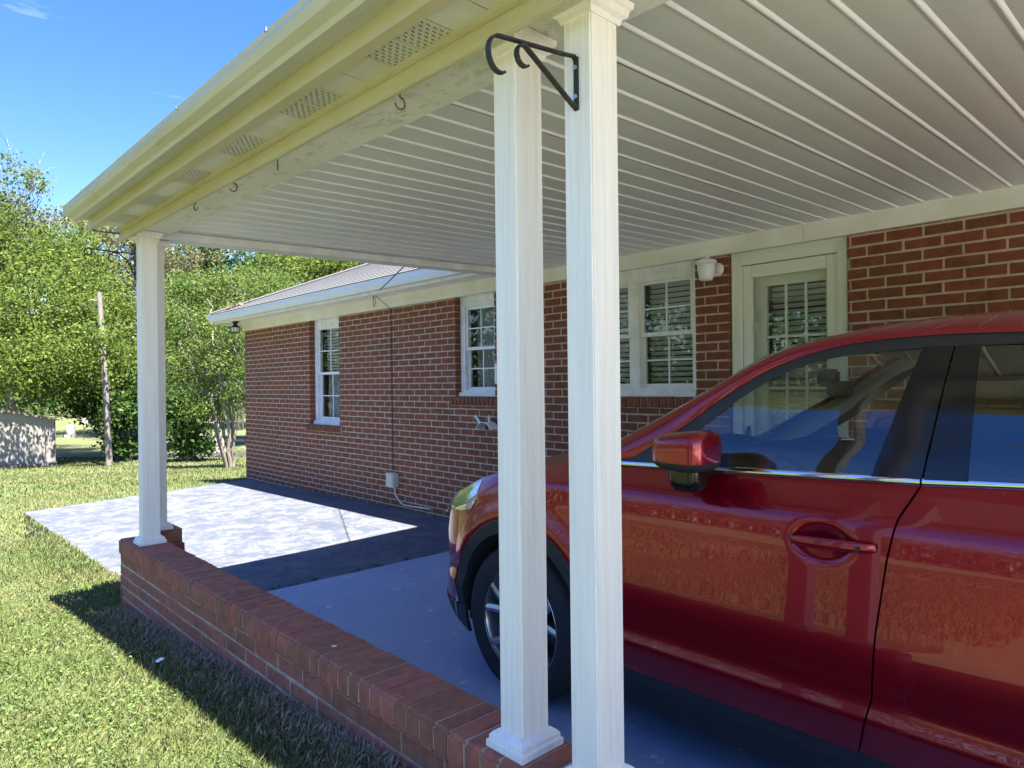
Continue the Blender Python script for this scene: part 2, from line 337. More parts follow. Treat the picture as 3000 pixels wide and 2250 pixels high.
# room behind the openings
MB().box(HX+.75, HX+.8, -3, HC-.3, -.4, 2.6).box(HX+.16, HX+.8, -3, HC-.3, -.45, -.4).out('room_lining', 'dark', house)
def sash_window(y0, y1, z0, z1, xr, blind, label=None, trimw=.085, mid=None, single=True, bh=0.):
    """white framed double hung window; frame face at HX+xr; returns frame part"""
    x = HX+xr; mb = MB(); t = trimw
    mb.box(x, x+.09, y0, y0+t, z0, z1); mb.box(x, x+.09, y1-t, y1, z0, z1); mb.box(x, x+.09, y0+t, y1-t, z1-.12, z1)
    mb.box(x-.035, x+.10, y0+.001, y1-.001, z0, z0+.05); mb.box(x+.001, x+.09, y0+t, y1-t, z0+.05, z0+.075)
    if mid: mb.box(x-.004, x+.088, mid-.055, mid+.055, z0+.075, z1-.12)
    fr = mb.out('window', 'white', house, bevel=.003)
    cells = [(y0+t, y1-t)] if not mid else [(y0+t, mid-.055), (mid+.055, y1-t)]
    for a, b in cells:
        zb, zt = z0+.075, z1-.12; zm = (zb+zt)/2; s = .028
        for lo, hi, xo, top in ((zm-.018, zt, .02, 1), (zb, zm+.018, .05, 0)):
            mb = MB(); X0, X1 = x+xo, x+xo+.03
            mb.box(X0, X1, a, a+s, lo, hi); mb.box(X0, X1, b-s, b, lo, hi); mb.box(X0, X1, a+s, b-s, lo, lo+.036); mb.box(X0, X1, a+s, b-s, hi-.03, hi)
            mb.out('sash', 'sash', fr, bevel=.002)
            mb = MB().box(X0+.006, X0+.020, (a+b)/2-.007, (a+b)/2+.007, lo+.036, hi-.03)
            zc = (lo+hi)/2; mb.box(X0+.007, X0+.019, a+s, b-s, zc-.007, zc+.007); mb.out('muntin', 'sash', fr)
            MB().poly([(X0+.013, a+s, lo+.03), (X0+.013, b-s, lo+.03), (X0+.013, b-s, hi-.03), (X0+.013, a+s, hi-.03)]).out('pane', 'pane', fr)
        if blind != 1:
            MB().grid([[(x+.20+.012*math.sin(q*42), lerp(a, b, q), z) for q in np.linspace(0, 1, 40)] for z in (zb, zt if not blind else zm)]).out('curtain', 'curtain', fr, smooth=True)
        if blind:
            k = int((zt-zb)*(1-bh)/.046); me = MB().box(-.022, .022, a+.01-((a+b)/2), b-.01-((a+b)/2), -.001, .001).out('slat', 'blind', fr, loc=(x+.16, (a+b)/2, zt-.03))
            me.rotation_euler = (0, .75, 0)
            for i in range(1, k): o = ob('slat', me.data, fr, (x+.16, (a+b)/2, zt-.03-i*.046)); o.rotation_euler = (0, .75+random.uniform(-.06, .06), 0)
    return fr
sash_window(8.86, 9.75, .918, TOP-.10, .085, 2, bh=.5)
sash_window(5.515, 6.188, 1.354, TOP-.10, .075, 0)
sash_window(3.05, 4.32, 1.374, TOP-.10, .03, 1, mid=3.685, trimw=.05)
# back door with storm door
dx = HX+.035; a, b = 1.854, 2.75; mb = MB()
mb.box(dx, dx+.10, a, a+.085, 0, 2.50).box(dx, dx+.10, b-.085, b, 0, 2.50).box(dx, dx+.10, a+.085, b-.085, 2.40, 2.50)
mb.box(dx-.012, dx, a+.012, a+.03, 0, 2.49).box(dx-.012, dx, b-.03, b-.012, 0, 2.49).box(dx-.012, dx, a+.03, b-.03, 2.47, 2.489)
door = mb.out('door', 'doorp', house, bevel=.003)
sx = dx+.02; mb = MB(); A0, B0 = a+.088, b-.088
mb.box(sx, sx+.03, A0, A0+.075, .02, 2.395).box(sx, sx+.03, B0-.075, B0, .02, 2.395).box(sx, sx+.03, A0+.075, B0-.075, 2.30, 2.395).box(sx, sx+.03, A0+.075, B0-.075, .02, .25)
tag(mb.out('storm_door_frame', 'doorp', door, bevel=.004))
MB().poly([(sx+.015, A0+.07, .24), (sx+.015, B0-.07, .24), (sx+.015, B0-.07, 2.31), (sx+.015, A0+.07, 2.31)]).out('storm_pane', 'storm', door)
ix = dx+.10; g0, g1, h0, h1 = a+.20, b-.24, 1.05, 2.23; mb = MB()
mb.box(ix, ix+.04, a+.09, g0, 0, 2.38).box(ix, ix+.04, g1, b-.09, 0, 2.38).box(ix, ix+.04, g0, g1, h1, 2.38).box(ix, ix+.04, g0, g1, 0, h0)
mb.box(ix-.008, ix, g0-.03, g0, h0-.03, h1+.03).box(ix-.008, ix, g1, g1+.03, h0-.03, h1+.03).box(ix-.008, ix, g0, g1, h1, h1+.03).box(ix-.008, ix, g0, g1, h0-.03, h0)
mb.out('inner_door', 'doorp', door, bevel=.002)
mb = MB()
for i in (1, 2): y = lerp(g0, g1, i/3); mb.box(ix+.008, ix+.024, y-.009, y+.009, h0, h1)
for i in (1, 2): z = lerp(h0, h1, i/3); mb.box(ix+.009, ix+.023, g0, g1, z-.009, z+.009)
mb.out('muntin', 'sash', door)
MB().poly([(ix+.016, g0, h0), (ix+.016, g1, h0), (ix+.016, g1, h1), (ix+.016, g0, h1)]).out('pane', 'pane', door)
sl = MB().box(-.02, .02, -(g1-g0)/2+.008, (g1-g0)/2-.008, -.001, .001).out('slat', 'blind', door, loc=(ix+.09, (g0+g1)/2, h1-.02)); sl.rotation_euler = (0, .75, 0)
for i in range(1, 27): o = ob('slat', sl.data, door, (ix+.09, (g0+g1)/2, h1-.02-i*.045)); o.rotation_euler = (0, .75+random.uniform(-.05, .05), 0)
MB().tube([(sx-.02, B0-.04, 1.12), (sx-.045, B0-.04, 1.12), (sx-.045, B0-.04, .98), (sx-.02, B0-.04, .98)], .009).box(sx-.012, sx, B0-.055, B0-.025, .95, 1.15).out('handle', 'black', door)
# frieze, soffit, gutter, roof
mb = MB()
for y0, y1 in ((-3, 2.142), (2.145, 6.0), (6.003, 9.4), (9.403, HC+.03)): mb.box(HX-.035, HX+.0, y0, y1, 2.495+random.uniform(-.002, .002), 2.66)
mb.out('frieze_board', 'frieze', house)
MB().box(HX, HX+.15, -3, HC, 2.50, 2.7).out('wall_head', 'white', house)
EX, EZ, EY = 4.36, 2.745, 12.40
y = 5.06; i = 0; pm = MB().box(-.27, .235, 0, .1505, -.006, .006).out('soffit_panel', 'white', house, loc=(HX-.235, 5.06, 2.648))
while y < EY-.16:
    if i: ob('soffit_panel', pm.data, house, (HX-.235, y, 2.648))
    y += .152; i += 1
gp = [(EX, EZ), (EX+.01, EZ-.02), (EX+.004, EZ-.05), (EX+.03, EZ-.10), (EX+.035, EZ-.115), (EX+.115, EZ-.115), (EX+.115, EZ-.004), (EX+.108, EZ-.004), (EX+.108, EZ-.106), (EX+.04, EZ-.106), (EX+.012, EZ-.05), (EX+.014, EZ-.012), (EX+.008, EZ)]
MB().sweep(gp, 5.04, EY).out('gutter', 'hgut', house)
MB().box(EX+.116, EX+.135, 5.05, EY-.02, 2.60, 2.74).box(EX+.135, 13, EY-.03, EY-.01, 2.60, 2.74).out('fascia_board', 'white', house)
MB().box(HX-.4, 13, HC+.0, EY-.035, 2.636, 2.644).out('end_soffit', 'white', house)
m = .42; mb = MB(); step = .14; X0 = EX+.05; RW = 4.3; k = int(RW/step)       # main slope in shingle courses, hip end
for i in range(k):
    xa, xb = X0+i*step, X0+(i+1)*step+.02
    za, zb = EZ+.02+(xa-X0)*m+.010, EZ+.02+(xb-X0)*m
    ya, yb = EY-.0-(xa-X0), EY-.0-(xb-X0)
    mb.poly([(xa, -3, za), (xb, -3, zb), (xb, yb, zb), (xa, ya, za)]); mb.poly([(xa, -3, za-.012), (xa, -3, za), (xa, ya, za), (xa, ya, za-.012)])
    mb.poly([(xa, ya, za), (xb, yb, zb), (X0+2*RW-(xb-X0), yb, zb), (X0+2*RW-(xa-X0), ya, za)])
    mb.poly([(X0+2*RW-(xa-X0), -3, za), (X0+2*RW-(xb-X0), -3, zb), (X0+2*RW-(xb-X0), yb, zb), (X0+2*RW-(xa-X0), ya, za)])
mb.out('roof', 'shingle', house)
MB().tube([(X0, EY, EZ+.03), (X0+RW, EY-RW, EZ+.03+RW*m)], .03, 6).out('hip_cap', 'shingle', house)

# ------------------------------------------------------------------ carport
cp = thing('carport', 'white carport with ribbed panel ceiling, gutter and paired posts', 'carport', (1.3, 2, 0))
zc = lambda x: 2.624+.026*(x-HX); YE, YB = 4.86, -1.75
tilt = lambda y: .014*(y-4.8)
CX0, CX1 = 1.30, HX-.03
prof = [(0, .001), (.006, .002), (.124, .002), (.128, .004), (.132, .0005), (.136, -.0025), (.1405, -.0040), (.145, -.0025), (.149, .0005), (.1524, .001)]
G = [[(CX0, py, zc(CX0)+pz) for py, pz in prof], [(CX1, py, zc(CX1)+pz) for py, pz in prof]]
pan = None; i = -21
while True:
    y = .9194+i*.1524-.1435
    if y > YE-.02: break
    if pan is None: pan = MB().grid(G).out('ceiling_panel', 'ceil', cp, loc=(0, y, 0), auto=60)
    else: ob('ceiling_panel', pan.data, cp, (0, y, random.uniform(-.0012, .0012)))
    i += 1
ylast = .9194+i*.1524-.1435
bx0, bx1 = 1.17, 1.45
MB().box(bx0+.02, bx1, YB, YE-.02, 2.494, 2.60, tilt).out('beam', 'peel', cp)
mb = MB().box(bx0, bx0+.019, YB, YE+.0, 2.424, 2.60, tilt); mb.box(bx0-.022, bx0, YB, YE-.01, 2.476, 2.499, tilt); mb.out('beam_facing', 'yellowish_trim', cp, bevel=.003)
mb = MB(); n0 = len(mb.v)                                 # end beam follows the ceiling slope
for x0, x1, y0, y1, d0, d1 in ((bx0+.02, CX1, YE-.001, YE+.035, -.052, -.001), (bx0+.02, CX1, YE+.036, YE+.16, -.050, .002)):
    n0 = len(mb.v)
    for x, y, d in ((x0, y0, d0), (x1, y0, d0), (x1, y1, d0), (x0, y1, d0), (x0, y0, d1), (x1, y0, d1), (x1, y1, d1), (x0, y1, d1)): mb.v.append((x, y, zc(x)+d))
    n = n0; mb.f += [(n, n+3, n+2, n+1), (n+4, n+5, n+6, n+7), (n, n+1, n+5, n+4), (n+1, n+2, n+6, n+5), (n+2, n+3, n+7, n+6), (n+3, n, n+4, n+7)]
mb.out('end_beam', 'white', cp)
FX = 1.0
MB().box(FX, FX+.02, YB, YE-.01, 2.476, 2.66, tilt).box(FX+.0201, FX+.042, YB, YE-.012, 2.478, 2.486, tilt).out('fascia_board', 'yellowish_trim', cp)
def gut(y):
    d = tilt(y); return [(x, z+d) for x, z in ((.862, 2.585), (.868, 2.572), (.864, 2.556), (.880, 2.535), (.912, 2.525), (.922, 2.513), (.999, 2.532), (.999, 2.59), (.992, 2.59), (.992, 2.540), (.924, 2.522), (.884, 2.543), (.872, 2.56), (.875, 2.58), (.868, 2.587))]
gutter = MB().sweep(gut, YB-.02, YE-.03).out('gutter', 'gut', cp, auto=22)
for y in (1.95, 2.75, 3.55, 4.32): MB().lathe([(.0, 0), (.006, 0), (.006, -.012), (0, -.012)], (.862, y, 2.592+tilt(y)), 'z', 8).out('gutter_screw', 'brass', gutter)
# soffit strips, two vented then two plain
mb = MB().box(FX+.021, bx0-.001, 0, .1365, 0, .010)
sp = None; y = YB+.03; i = 0; vs = None
while y < YE-.16:
    zt = 2.490+tilt(y+.07)
    if sp is None: sp = mb.out('soffit_panel', 'sof', cp, loc=(0, y, zt)); o = sp
    else: o = ob('soffit_panel', sp.data, cp, (0, y, zt))
    ph = (y-1.32) % .574
    if ph < .287 and y > .5:
        if vs is None:
            q = MB()
            for r in range(7):
                for c in range(6):
                    x = FX+.030+c*.022+(r % 2)*.011; yy = .012+r*.018
                    q.poly([(x, yy, -.0012), (x+.014, yy+.004, -.0012), (x+.014, yy+.008, -.0012), (x, yy+.004, -.0012)])
            vo = q.out('vent_slots', 'slot', o); vs = vo.data; WL[vo] = Vector((0, y, zt)); vo.location = (0, 0, 0)
        else: vo = ob('vent_slots', vs, o, (0, y, zt))
    y += .1435; i += 1
MB().box(FX+.02, bx0-.002, YE-.035, YE-.012, 2.468, 2.474, tilt).out('end_drip_edge', 'shedroof', cp)
mb = MB()                                                 # roof sheet above everything
mb.poly([(.90, YB-.1, 2.595+tilt(YB)), (4.6, YB-.1, 2.86), (4.6, YE+.14, 2.90), (.90, YE+.0, 2.595)])
G = [[(.95, YB-.1, 2.575+tilt(YB)), (.95, YE+.0, 2.585)], [(4.6, YB-.1, 2.80), (4.6, YE+.14, 2.85)]]; mb.grid(G)
mb.poly([(.95, YE+.0, 2.58), (4.6, YE+.118, 2.64), (4.6, YE+.14, 2.90), (.90, YE, 2.595)])
mb.out('roof', 'shingle', cp)
def post(cx, cy, z0, z1, nm='post'):
    h = .0515; hy = .044
    p = MB().box(cx-h, cx+h, cy-hy, cy+hy, z0+.002, z1-.001).out('post', 'post', cp, bevel=.004)
    def sq(prof, name):
        mb = MB(); G = []
        for r, z in prof: q = r-h+hy; G.append([(cx-r, cy-q, z), (cx+r, cy-q, z), (cx+r, cy+q, z), (cx-r, cy+q, z), (cx-r, cy-q, z)])
        mb.grid(G); mb.poly(G[0][:4]); mb.poly(G[-1][:4]); mb.out(name, 'post', p)
    sq([(.079, z0), (.079, z0+.018), (.073, z0+.022), (.073, z0+.032), (.066, z0+.040), (.056, z0+.047), (h+.001, z0+.049)], 'base_moulding')
    sq([(h+.001, z1-.058), (.056, z1-.058), (.060, z1-.045), (.070, z1-.038), (.074, z1-.022), (.080, z1-.018), (.082, z1-.003), (h+.002, z1-.002)], 'capital_moulding')
    return p
ZW = .506
P1 = post(1.312, 1.358, ZW, 2.493+tilt(1.37)); P2 = post(1.312, 1.097, ZW, 2.493+tilt(1.1))
P3 = post(1.316, 4.80, ZW, 2.493)
P4 = post(1.412, 4.985, ZW+.045, zc(1.45)-.053)
post(1.312, -1.5, 0, 2.493+tilt(-1.5))
# ------------------------------------------------------------------ low brick wall
lw = thing('low_brick_wall', 'knee high red brick wall with rowlock cap between the carport posts', 'brick wall', (1.31, 3, 0))
WX0, WX1, WY0, WY1 = 1.202, 1.418, .93, 5.085
MB().box(WX0+.0035, WX1-.0035, WY0+.004, WY1-.02, ZW-.0915, ZW-.0035).out('cap_mortar', 'wmortar', lw, bevel=.011)
core = MB().box(WX0+.0130, WX1-.0130, WY0+.014, WY1-.01, -.2, ZW-.091).box(1.345, 1.548, 4.925, 5.128, -.2, ZW+.034).out('mortar_core', 'wmortar', lw)
rp = .0703; k = int((WY1-WY0)/rp)
RV = []
for sd_ in range(4):
    bm = bmesh.new(); bmesh.ops.create_cube(bm, size=1); r = random.Random(sd_)
    for v in bm.verts: v.co = Vector((v.co.x*(WX1-WX0), v.co.y*(rp-.0085), v.co.z*.092))+Vector([r.uniform(-.0015, .0015) for _ in range(3)])
    es = [e for e in bm.edges if abs(e.verts[0].co.z-e.verts[1].co.z) < .01 and e.verts[0].co.z > 0 and abs(e.verts[0].co.x-e.verts[1].co.x) < .02]
    bmesh.ops.bevel(bm, geom=es, offset=.012, segments=3, affect='EDGES')
    bmesh.ops.bevel(bm, geom=[e for e in bm.edges if e.calc_face_angle(0) > .9], offset=.0025, segments=1, affect='EDGES')
    me = bpy.data.meshes.new('cap_brick'); bm.to_mesh(me); bm.free(); me.materials.append(M['wbrick']); RV.append(me)
for i in range(k):
    o = ob('cap_brick', random.choice(RV), core, ((WX0+WX1)/2+random.uniform(-.002, .002), WY0+(i+.5)*rp, ZW-.046+random.uniform(-.0015, .0015)))
    o.rotation_euler = (random.uniform(-.008, .008), 0, random.uniform(-.006, .006)); o.scale = (1, random.uniform(.98, 1.01), 1)
sv = [brick_mesh('brick', .095, BL*.985-.0085, .0615, .0035, 'wbrick', 30+i, .0018) for i in range(5)]
for c in range(6):
    z = ZW-.092-.009-.0307-c*.0700
    for face in (0, 1):
        if face and c > 4: continue
        y = WY0+(c % 2)*.112
        if c % 2: o = ob('brick', sv[0], core, ((WX0+.010+.0475) if not face else WX1-.010-.0475, WY0+.053, z)); o.scale = (1, .47, 1)
        while y < WY1-.05:
            ln = min(BL*.985, WY1-.004-y); o = ob('brick', random.choice(sv), core, ((WX0+.010+.0475 if not face else WX1-.010-.0475)+random.uniform(-.002, .002), y+ln/2, z+random.uniform(-.001, .001)))
            o.scale = (1, (ln-.0085)/(BL*.985-.0085), 1); y += BL*.985
me = brick_mesh('pier_brick', .0625, .220, .092, .004, 'wbrick', 50)
for i in range(3): ob('pier_brick', me, core, (1.337+i*.072+.035, 5.024, ZW-.004))
me = brick_mesh('brick', .245, .10, .0615, .004, 'wbrick', 51)
for c in range(6): ob('brick', me, core, (1.442, 4.966, ZW-.090-c*.07))
# ------------------------------------------------------------------ things fixed to the carport
def bracket(name, label, x, y, zt, zb, zarm, L, sgn=0):
    o = thing(name, label, 'plant bracket', (x, y, zb), 'plant brackets on the carport posts'); wv = (0, .013, 0)
    MB().strap([(x-.003, y, zt), (x-.003, y, zb)], wv, .005).out('back_plate', 'black', o)
    cx, r = x-L+.03, .040
    dr = lambda xx: -.13*(x-xx)
    arm = [(x-.004, y, zarm-.006), (x-.012, y, zarm)]+[(x-.05-i*(L-.09)/5, y, zarm+dr(x-.05-i*(L-.09)/5)) for i in range(5)]
    arm += [(cx-r*math.sin(t)*.8, y, zarm+dr(cx)-r+r*math.cos(t)) for t in np.linspace(0, math.pi*1.15, 12)]
    MB().strap(arm, wv, .005).out('arm', 'black', o)
    st = [(x-.004, y, zb+.004)]+[(lerp(x, x-L*.62, t), y, lerp(zb, zarm+dr(x-L*.62)-.006, t)) for t in (.1, .3, .6, .9, 1.)]
    ex, ez = st[-1][0], st[-1][2]; st += [(ex-.022*math.sin(t)-.004, y, ez-.024+.024*math.cos(t)) for t in np.linspace(.2, math.pi*1.2, 8)]
    MB().strap(st, wv, .005).out('stay', 'black', o)
    for z in (lerp(zb, zt, .25), lerp(zb, zt, .8)): MB().lathe([(0, -.009), (.006, -.009), (.006, -.004), (.006, 0)], (x, y, z), 'x', 10).out('screw', 'brass', o)
    return o
bracket('plant_bracket', 'black iron plant bracket on the post pair next to the car', 1.2605, 1.097, 2.288, 2.160, 2.288, .285)
o = thing('plant_bracket', 'black scrolled iron plant bracket on the post pair by the open patio', 'plant bracket', (1.26, 4.845, 2.19), 'plant brackets on the carport posts')
x, y = 1.261, 4.845
MB().strap([(x-.003, y, 2.404), (x-.003, y, 2.19)], (0, .022, 0), .005).out('back_plate', 'black', o)
MB().tube([(x-.004, y, 2.357), (1.1, y, 2.357), (1.01, y, 2.360)]+[(.998+.020*math.sin(t), y, 2.342+.020*math.cos(t)) for t in np.linspace(.3, -2*math.pi*.95, 18)], .0042, 6).out('arm', 'black', o)
MB().tube([(x-.004, y, 2.205), (1.238, y, 2.27), (1.205, y, 2.32), (1.165, y, 2.350), (1.135, y, 2.350), (1.112, y, 2.33), (1.108, y, 2.305), (1.125, y, 2.29), (1.138, y, 2.298)], .0042, 6).out('stay', 'black', o)
hl = ['under the beam closest to the post pair beside the car', 'under the beam, second from the posts beside the car', 'under the beam, second from the posts by the patio', 'under the beam closest to the post pair by the patio']
for (x, y), r, lb in zip(((1.26, 1.85), (1.255, 2.74), (1.25, 3.2), (1.25, 3.70)), (.0, 1.2, -.9, 1.7), hl):
    z = 2.494+tilt(y); c, s = math.cos(r), math.sin(r); R2 = .019
    pts = [(x, y, z+.01), (x, y, z-.026)]+[(x+c*(R2*math.sin(t)), y+s*(R2*math.sin(t)), z-.026-R2+R2*math.cos(t)) for t in np.linspace(.2, math.pi*1.45, 12)]
    tag(MB().tube(pts, .0035, 6).out('screw_hook', 'rust'), 'rusty screw hook '+lb, 'hook', 'screw hooks under the carport beam')
# cable from carport end to the house wall
cb = thing('wall_cable', 'thin black cable tied in a loop and running down the brick wall', 'cable', (4.9, 7.5, .4))
k0, k1 = Vector((4.75, 7.6, 2.662)), Vector((4.928, 7.498, 2.48))
MB().tube([(3.45, 4.99, 2.56), (4.1, 6.3, 2.60), k0], .006, 6).out('span', 'black', cb)
MB().tube([k0, (4.86, 7.54, 2.55), k1, (4.931, 7.5, 2.0), (4.93, 7.495, 1.2), (4.93, 7.49, .40)], .0045, 6).out('drop', 'black', cb)
MB().tube([k0+Vector((0, 0, 0)), k0+Vector((.0, .035, -.07)), k0+Vector((0, .01, -.16)), k0+Vector((0, -.03, -.12)), k0+Vector((0, -.01, -.03)), k0+Vector((-.01, .08, .0))], .0045, 6).out('loop', 'black', cb)
ub = thing('utility_box', 'beige plastic utility box at the end of the black cable', 'utility box', (4.9, 7.46, .19))
MB().box(4.85, 4.938, 7.37, 7.54, .195, .375).out('case', 'box', ub, bevel=.008)
MB().box(4.843, 4.85, 7.39, 7.52, .215, .36).out('cover', 'box', ub, bevel=.003)
MB().tube([(4.9, 7.42, .20), (4.91, 7.41, .10), (4.92, 7.33, .02), (4.93, 7.25, -.02), (4.93, 6.7, .0)], .011, 8).out('conduit', 'box', ub)
fa = thing('garden_faucet', 'small metal garden faucet low on the brick wall', 'faucet', (4.9, 6.26, .03))
MB().tube([(4.94, 6.26, .06), (4.86, 6.26, .06), (4.83, 6.26, .03)], .013, 8).out('spout', 'brass', fa); MB().lathe([(0, .0), (.028, .0), (.03, .008), (0, .012)], (4.875, 6.26, .095), 'z', 12).out('handle', 'brass', fa); MB().tube([(4.875, 6.26, .06), (4.875, 6.26, .10)], .006, 6).out('stem', 'brass', fa)
hh = thing('hose_hanger', 'white curved hose hanger on the brick wall beside the posts', 'hose hanger', (4.9, 5.56, 1.0))
MB().strap([(4.86+.0*t, 5.56+.11*math.cos(t), 1.00+.09*math.sin(t)) for t in np.linspace(.15, math.pi-.15, 14)], (.13, 0, 0), .006).out('saddle', 'white', hh)
MB().tube([(4.83, 5.64, 1.08), (4.80, 5.69, 1.16)], .014, 8).tube([(4.83, 5.49, 1.08), (4.80, 5.455, 1.16)], .014, 8).out('horn', 'white', hh)
MB().box(4.925, 4.938, 5.46, 5.66, 1.0, 1.1).out('back_plate', 'black', hh)
# lanterns
wl = thing('wall_lantern', 'white porch lantern with frosted shade on the brick pier by the door', 'lantern', (4.93, 2.86, 2.30))
c = (4.80, 2.865, 0)
MB().lathe([(0, 2.500), (.008, 2.498), (.012, 2.486), (.022, 2.478), (.03, 2.462), (.055, 2.455), (.078, 2.446), (.084, 2.432), (.080, 2.424), (.07, 2.420), (.066, 2.41), (0, 2.41)], c, 'z', 28).out('cap', 'white', wl, auto=50)
MB().lathe([(.066, 2.412), (.068, 2.40), (.060, 2.34), (.050, 2.297), (.044, 2.290), (0, 2.288)], c, 'z', 28).out('shade', 'frost', wl, auto=50)
MB().tube([(4.935, 2.865, 2.36), (4.90, 2.865, 2.335), (4.86, 2.865, 2.36), (4.86, 2.865, 2.42), (4.83, 2.865, 2.44)], .011, 8).out('arm', 'white', wl, auto=50)
MB().lathe([(0, -.018), (.045, -.014), (.055, 0)], (4.94, 2.845, 2.39), 'x', 20).out('wall_plate', 'white', wl, auto=50)
el = thing('eave_lantern', 'small black lantern hung under the eave corner', 'lantern', (4.70, 12.02, 2.44))
MB().lathe([(0, 2.642), (.06, 2.642), (.06, 2.620), (.035, 2.612), (.035, 2.575), (.055, 2.565), (.085, 2.535), (0, 2.535)], (4.70, 12.02, 0), 'z', 12).out('cap', 'black', el)
MB().lathe([(.070, 2.534), (.070, 2.455), (0, 2.452)], (4.70, 12.02, 0), 'z', 12).out('shade', 'frost', el)
mb = MB()
for t in np.linspace(0, 2*math.pi, 9)[:-1]: mb.tube([(4.70+.074*math.cos(t), 12.02+.074*math.sin(t), 2.536), (4.70+.074*math.cos(t), 12.02+.074*math.sin(t), 2.445)], .005, 4)
mb.lathe([(.08, 2.455), (.08, 2.443), (0, 2.443)], (4.70, 12.02, 0), 'z', 12).out('cage', 'black', el)
box_ = thing('weather_sensor', 'slim white plastic sensor beside the small kitchen window', 'sensor', (4.92, 5.46, 1.5)); MB().box(4.905, 4.938, 5.44, 5.485, 1.50, 1.72).out('case', 'white', box_, bevel=.006)
# ------------------------------------------------------------------ parked car
XC = 3.15
car = thing('parked_car', 'dark red compact SUV parked under the carport', 'car', (XC, .95, 0))
Xp = smooth_itp([(-1.25, 2.44), (-1.1, 2.33), (-.9, 2.26), (-.5, 2.198), (0, 2.186), (.8, 2.181), (1.7, 2.181), (2.3, 2.190), (2.6, 2.204), (2.8, 2.236), (2.95, 2.286), (3.03, 2.345), (3.10, 2.415), (3.18, 2.55), (3.25, 2.80), (3.28, 3.15)])
pf = smooth_itp([(.18, .085), (.26, .062), (.34, .038), (.40, .017), (.44, .007), (.47, .003), (.50, .0110), (.53, .0165), (.56, .0155), (.60, .0115), (.65, .0095), (.70, .0115), (.75, .016), (.80, .0205), (.85, .025), (.90, .0295), (.95, .0340), (1.0, .0395), (1.035, .0440), (1.053, .049), (1.068, .057), (1.10, .0765), (1.13, .0955), (1.165, .118), (1.22, .154)])
ztop = smooth_itp([(1.5, 1.185), (1.80, 1.172), (2.1, 1.135), (2.4, 1.088), (2.66, 1.02), (2.85, .95), (3.0, .905), (3.15, .875), (3.28, .85)])
def side(y, z, bowl=True):
    x = Xp(y)+pf(z)
    if y > 1.86: q = max(0, 1-(ztop(y)-z)/.11); x += .045*q*q*min(1, (y-1.86)/.15)
    f = math.exp(-((math.hypot(y-2.33, z-.37)-.52)/.05)**2); x -= .012*f                      # flared arches
    f = math.exp(-((math.hypot(y+.37, z-.37)-.52)/.05)**2); x -= .012*f
    if bowl and .75 < y < 1.1: r2 = ((y-.925)/.075)**2+((z-.983)/.050)**2; x += .030*math.exp(-r2**2*1.0)
    if bowl and -.3 < y < .1: r2 = ((y+.13)/.075)**2+((z-1.01)/.050)**2; x += .030*math.exp(-r2**2)
    return x
Xg = smooth_itp([(1.05, 2.265), (1.17, 2.290), (1.25, 2.312), (1.33, 2.343), (1.45, 2.386), (1.54, 2.424), (1.60, 2.458), (1.65, 2.503), (1.705, 2.58)])
belt = itp([(-1, 1.245), (.40, 1.205), (.664, 1.192), (1.043, 1.182), (1.365, 1.174), (1.9, 1.160)])
def emit(mb, name, mt, parent=car, auto=50):
    o = mb.out(name, mt, parent, auto=auto)
    V = np.empty(len(o.data.vertices)*3); o.data.vertices.foreach_get('co', V); V = V.reshape(-1, 3).copy(); V[:, 0] = 2*XC-V[:, 0]
    me = nmesh(name, V, [tuple(p.vertices)[::-1] for p in o.data.polygons], M[mt]); me.polygons.foreach_set('use_smooth', [True]*len(me.polygons)); me.set_sharp_from_angle(angle=math.radians(auto))
    return o, ob(name, me, parent)
def patch(fx, yl, yr, zb, zt, ns, nt_, off=0., fl=.02):
    C = lambda f: f if callable(f) else (lambda q: f)
    yl, yr, zb, zt = C(yl), C(yr), C(zb), C(zt); G = []
    for i in range(nt_+1):
        t = i/nt_; row = []
        for j in range(ns+1):
            s = j/ns; y = lerp(yl(t), yr(t), s); z = lerp(zb(y), zt(y), t); row.append((fx(y, z)+off, y, z))
        G.append(row)
    mb = MB().grid(G)
    if fl:
        In = lambda r: [(x+fl, y, z) for x, y, z in r]
        for r in (G[0], G[-1], [g[0] for g in G], [g[-1] for g in G]): mb.grid([r, In(r)])
    return mb
gap = itp([(.30, .83), (.40, .80), (.54, .769), (.74, .756), (.97, .728), (1.09, .705), (1.2, .655)])
gt = lambda z0, z1, d: (lambda t: gap(lerp(z0, z1, t))+d)
zsill = lambda y: .352
fd = emit(patch(side, gt(.352, 1.185, .0028), 1.803, zsill, lambda y: belt(y)-.013, 110, 84), 'front_door', 'paint')
rdoor = emit(patch(side, lambda t: lerp(.10, -.33, max(0, t-.3)/.7), gt(.352, 1.19, -.0028), zsill, lambda y: belt(y)-.013, 70, 70), 'rear_door', 'paint')
arch = lambda y, c: .37+math.sqrt(max(0, .49**2-(y-c)**2)) if abs(y-c) < .49 else .352
emit(patch(side, 1.809, 2.83, lambda y: max(arch(y, 2.33), .352), ztop, 150, 30), 'front_fender', 'paint')
emit(patch(side, -1.1, lambda t: lerp(.094, -.336, max(0, t-.3)/.7), lambda y: max(arch(y, -.37), .352), lambda y: belt(y)-.013, 110, 30), 'rear_quarter_panel', 'paint')
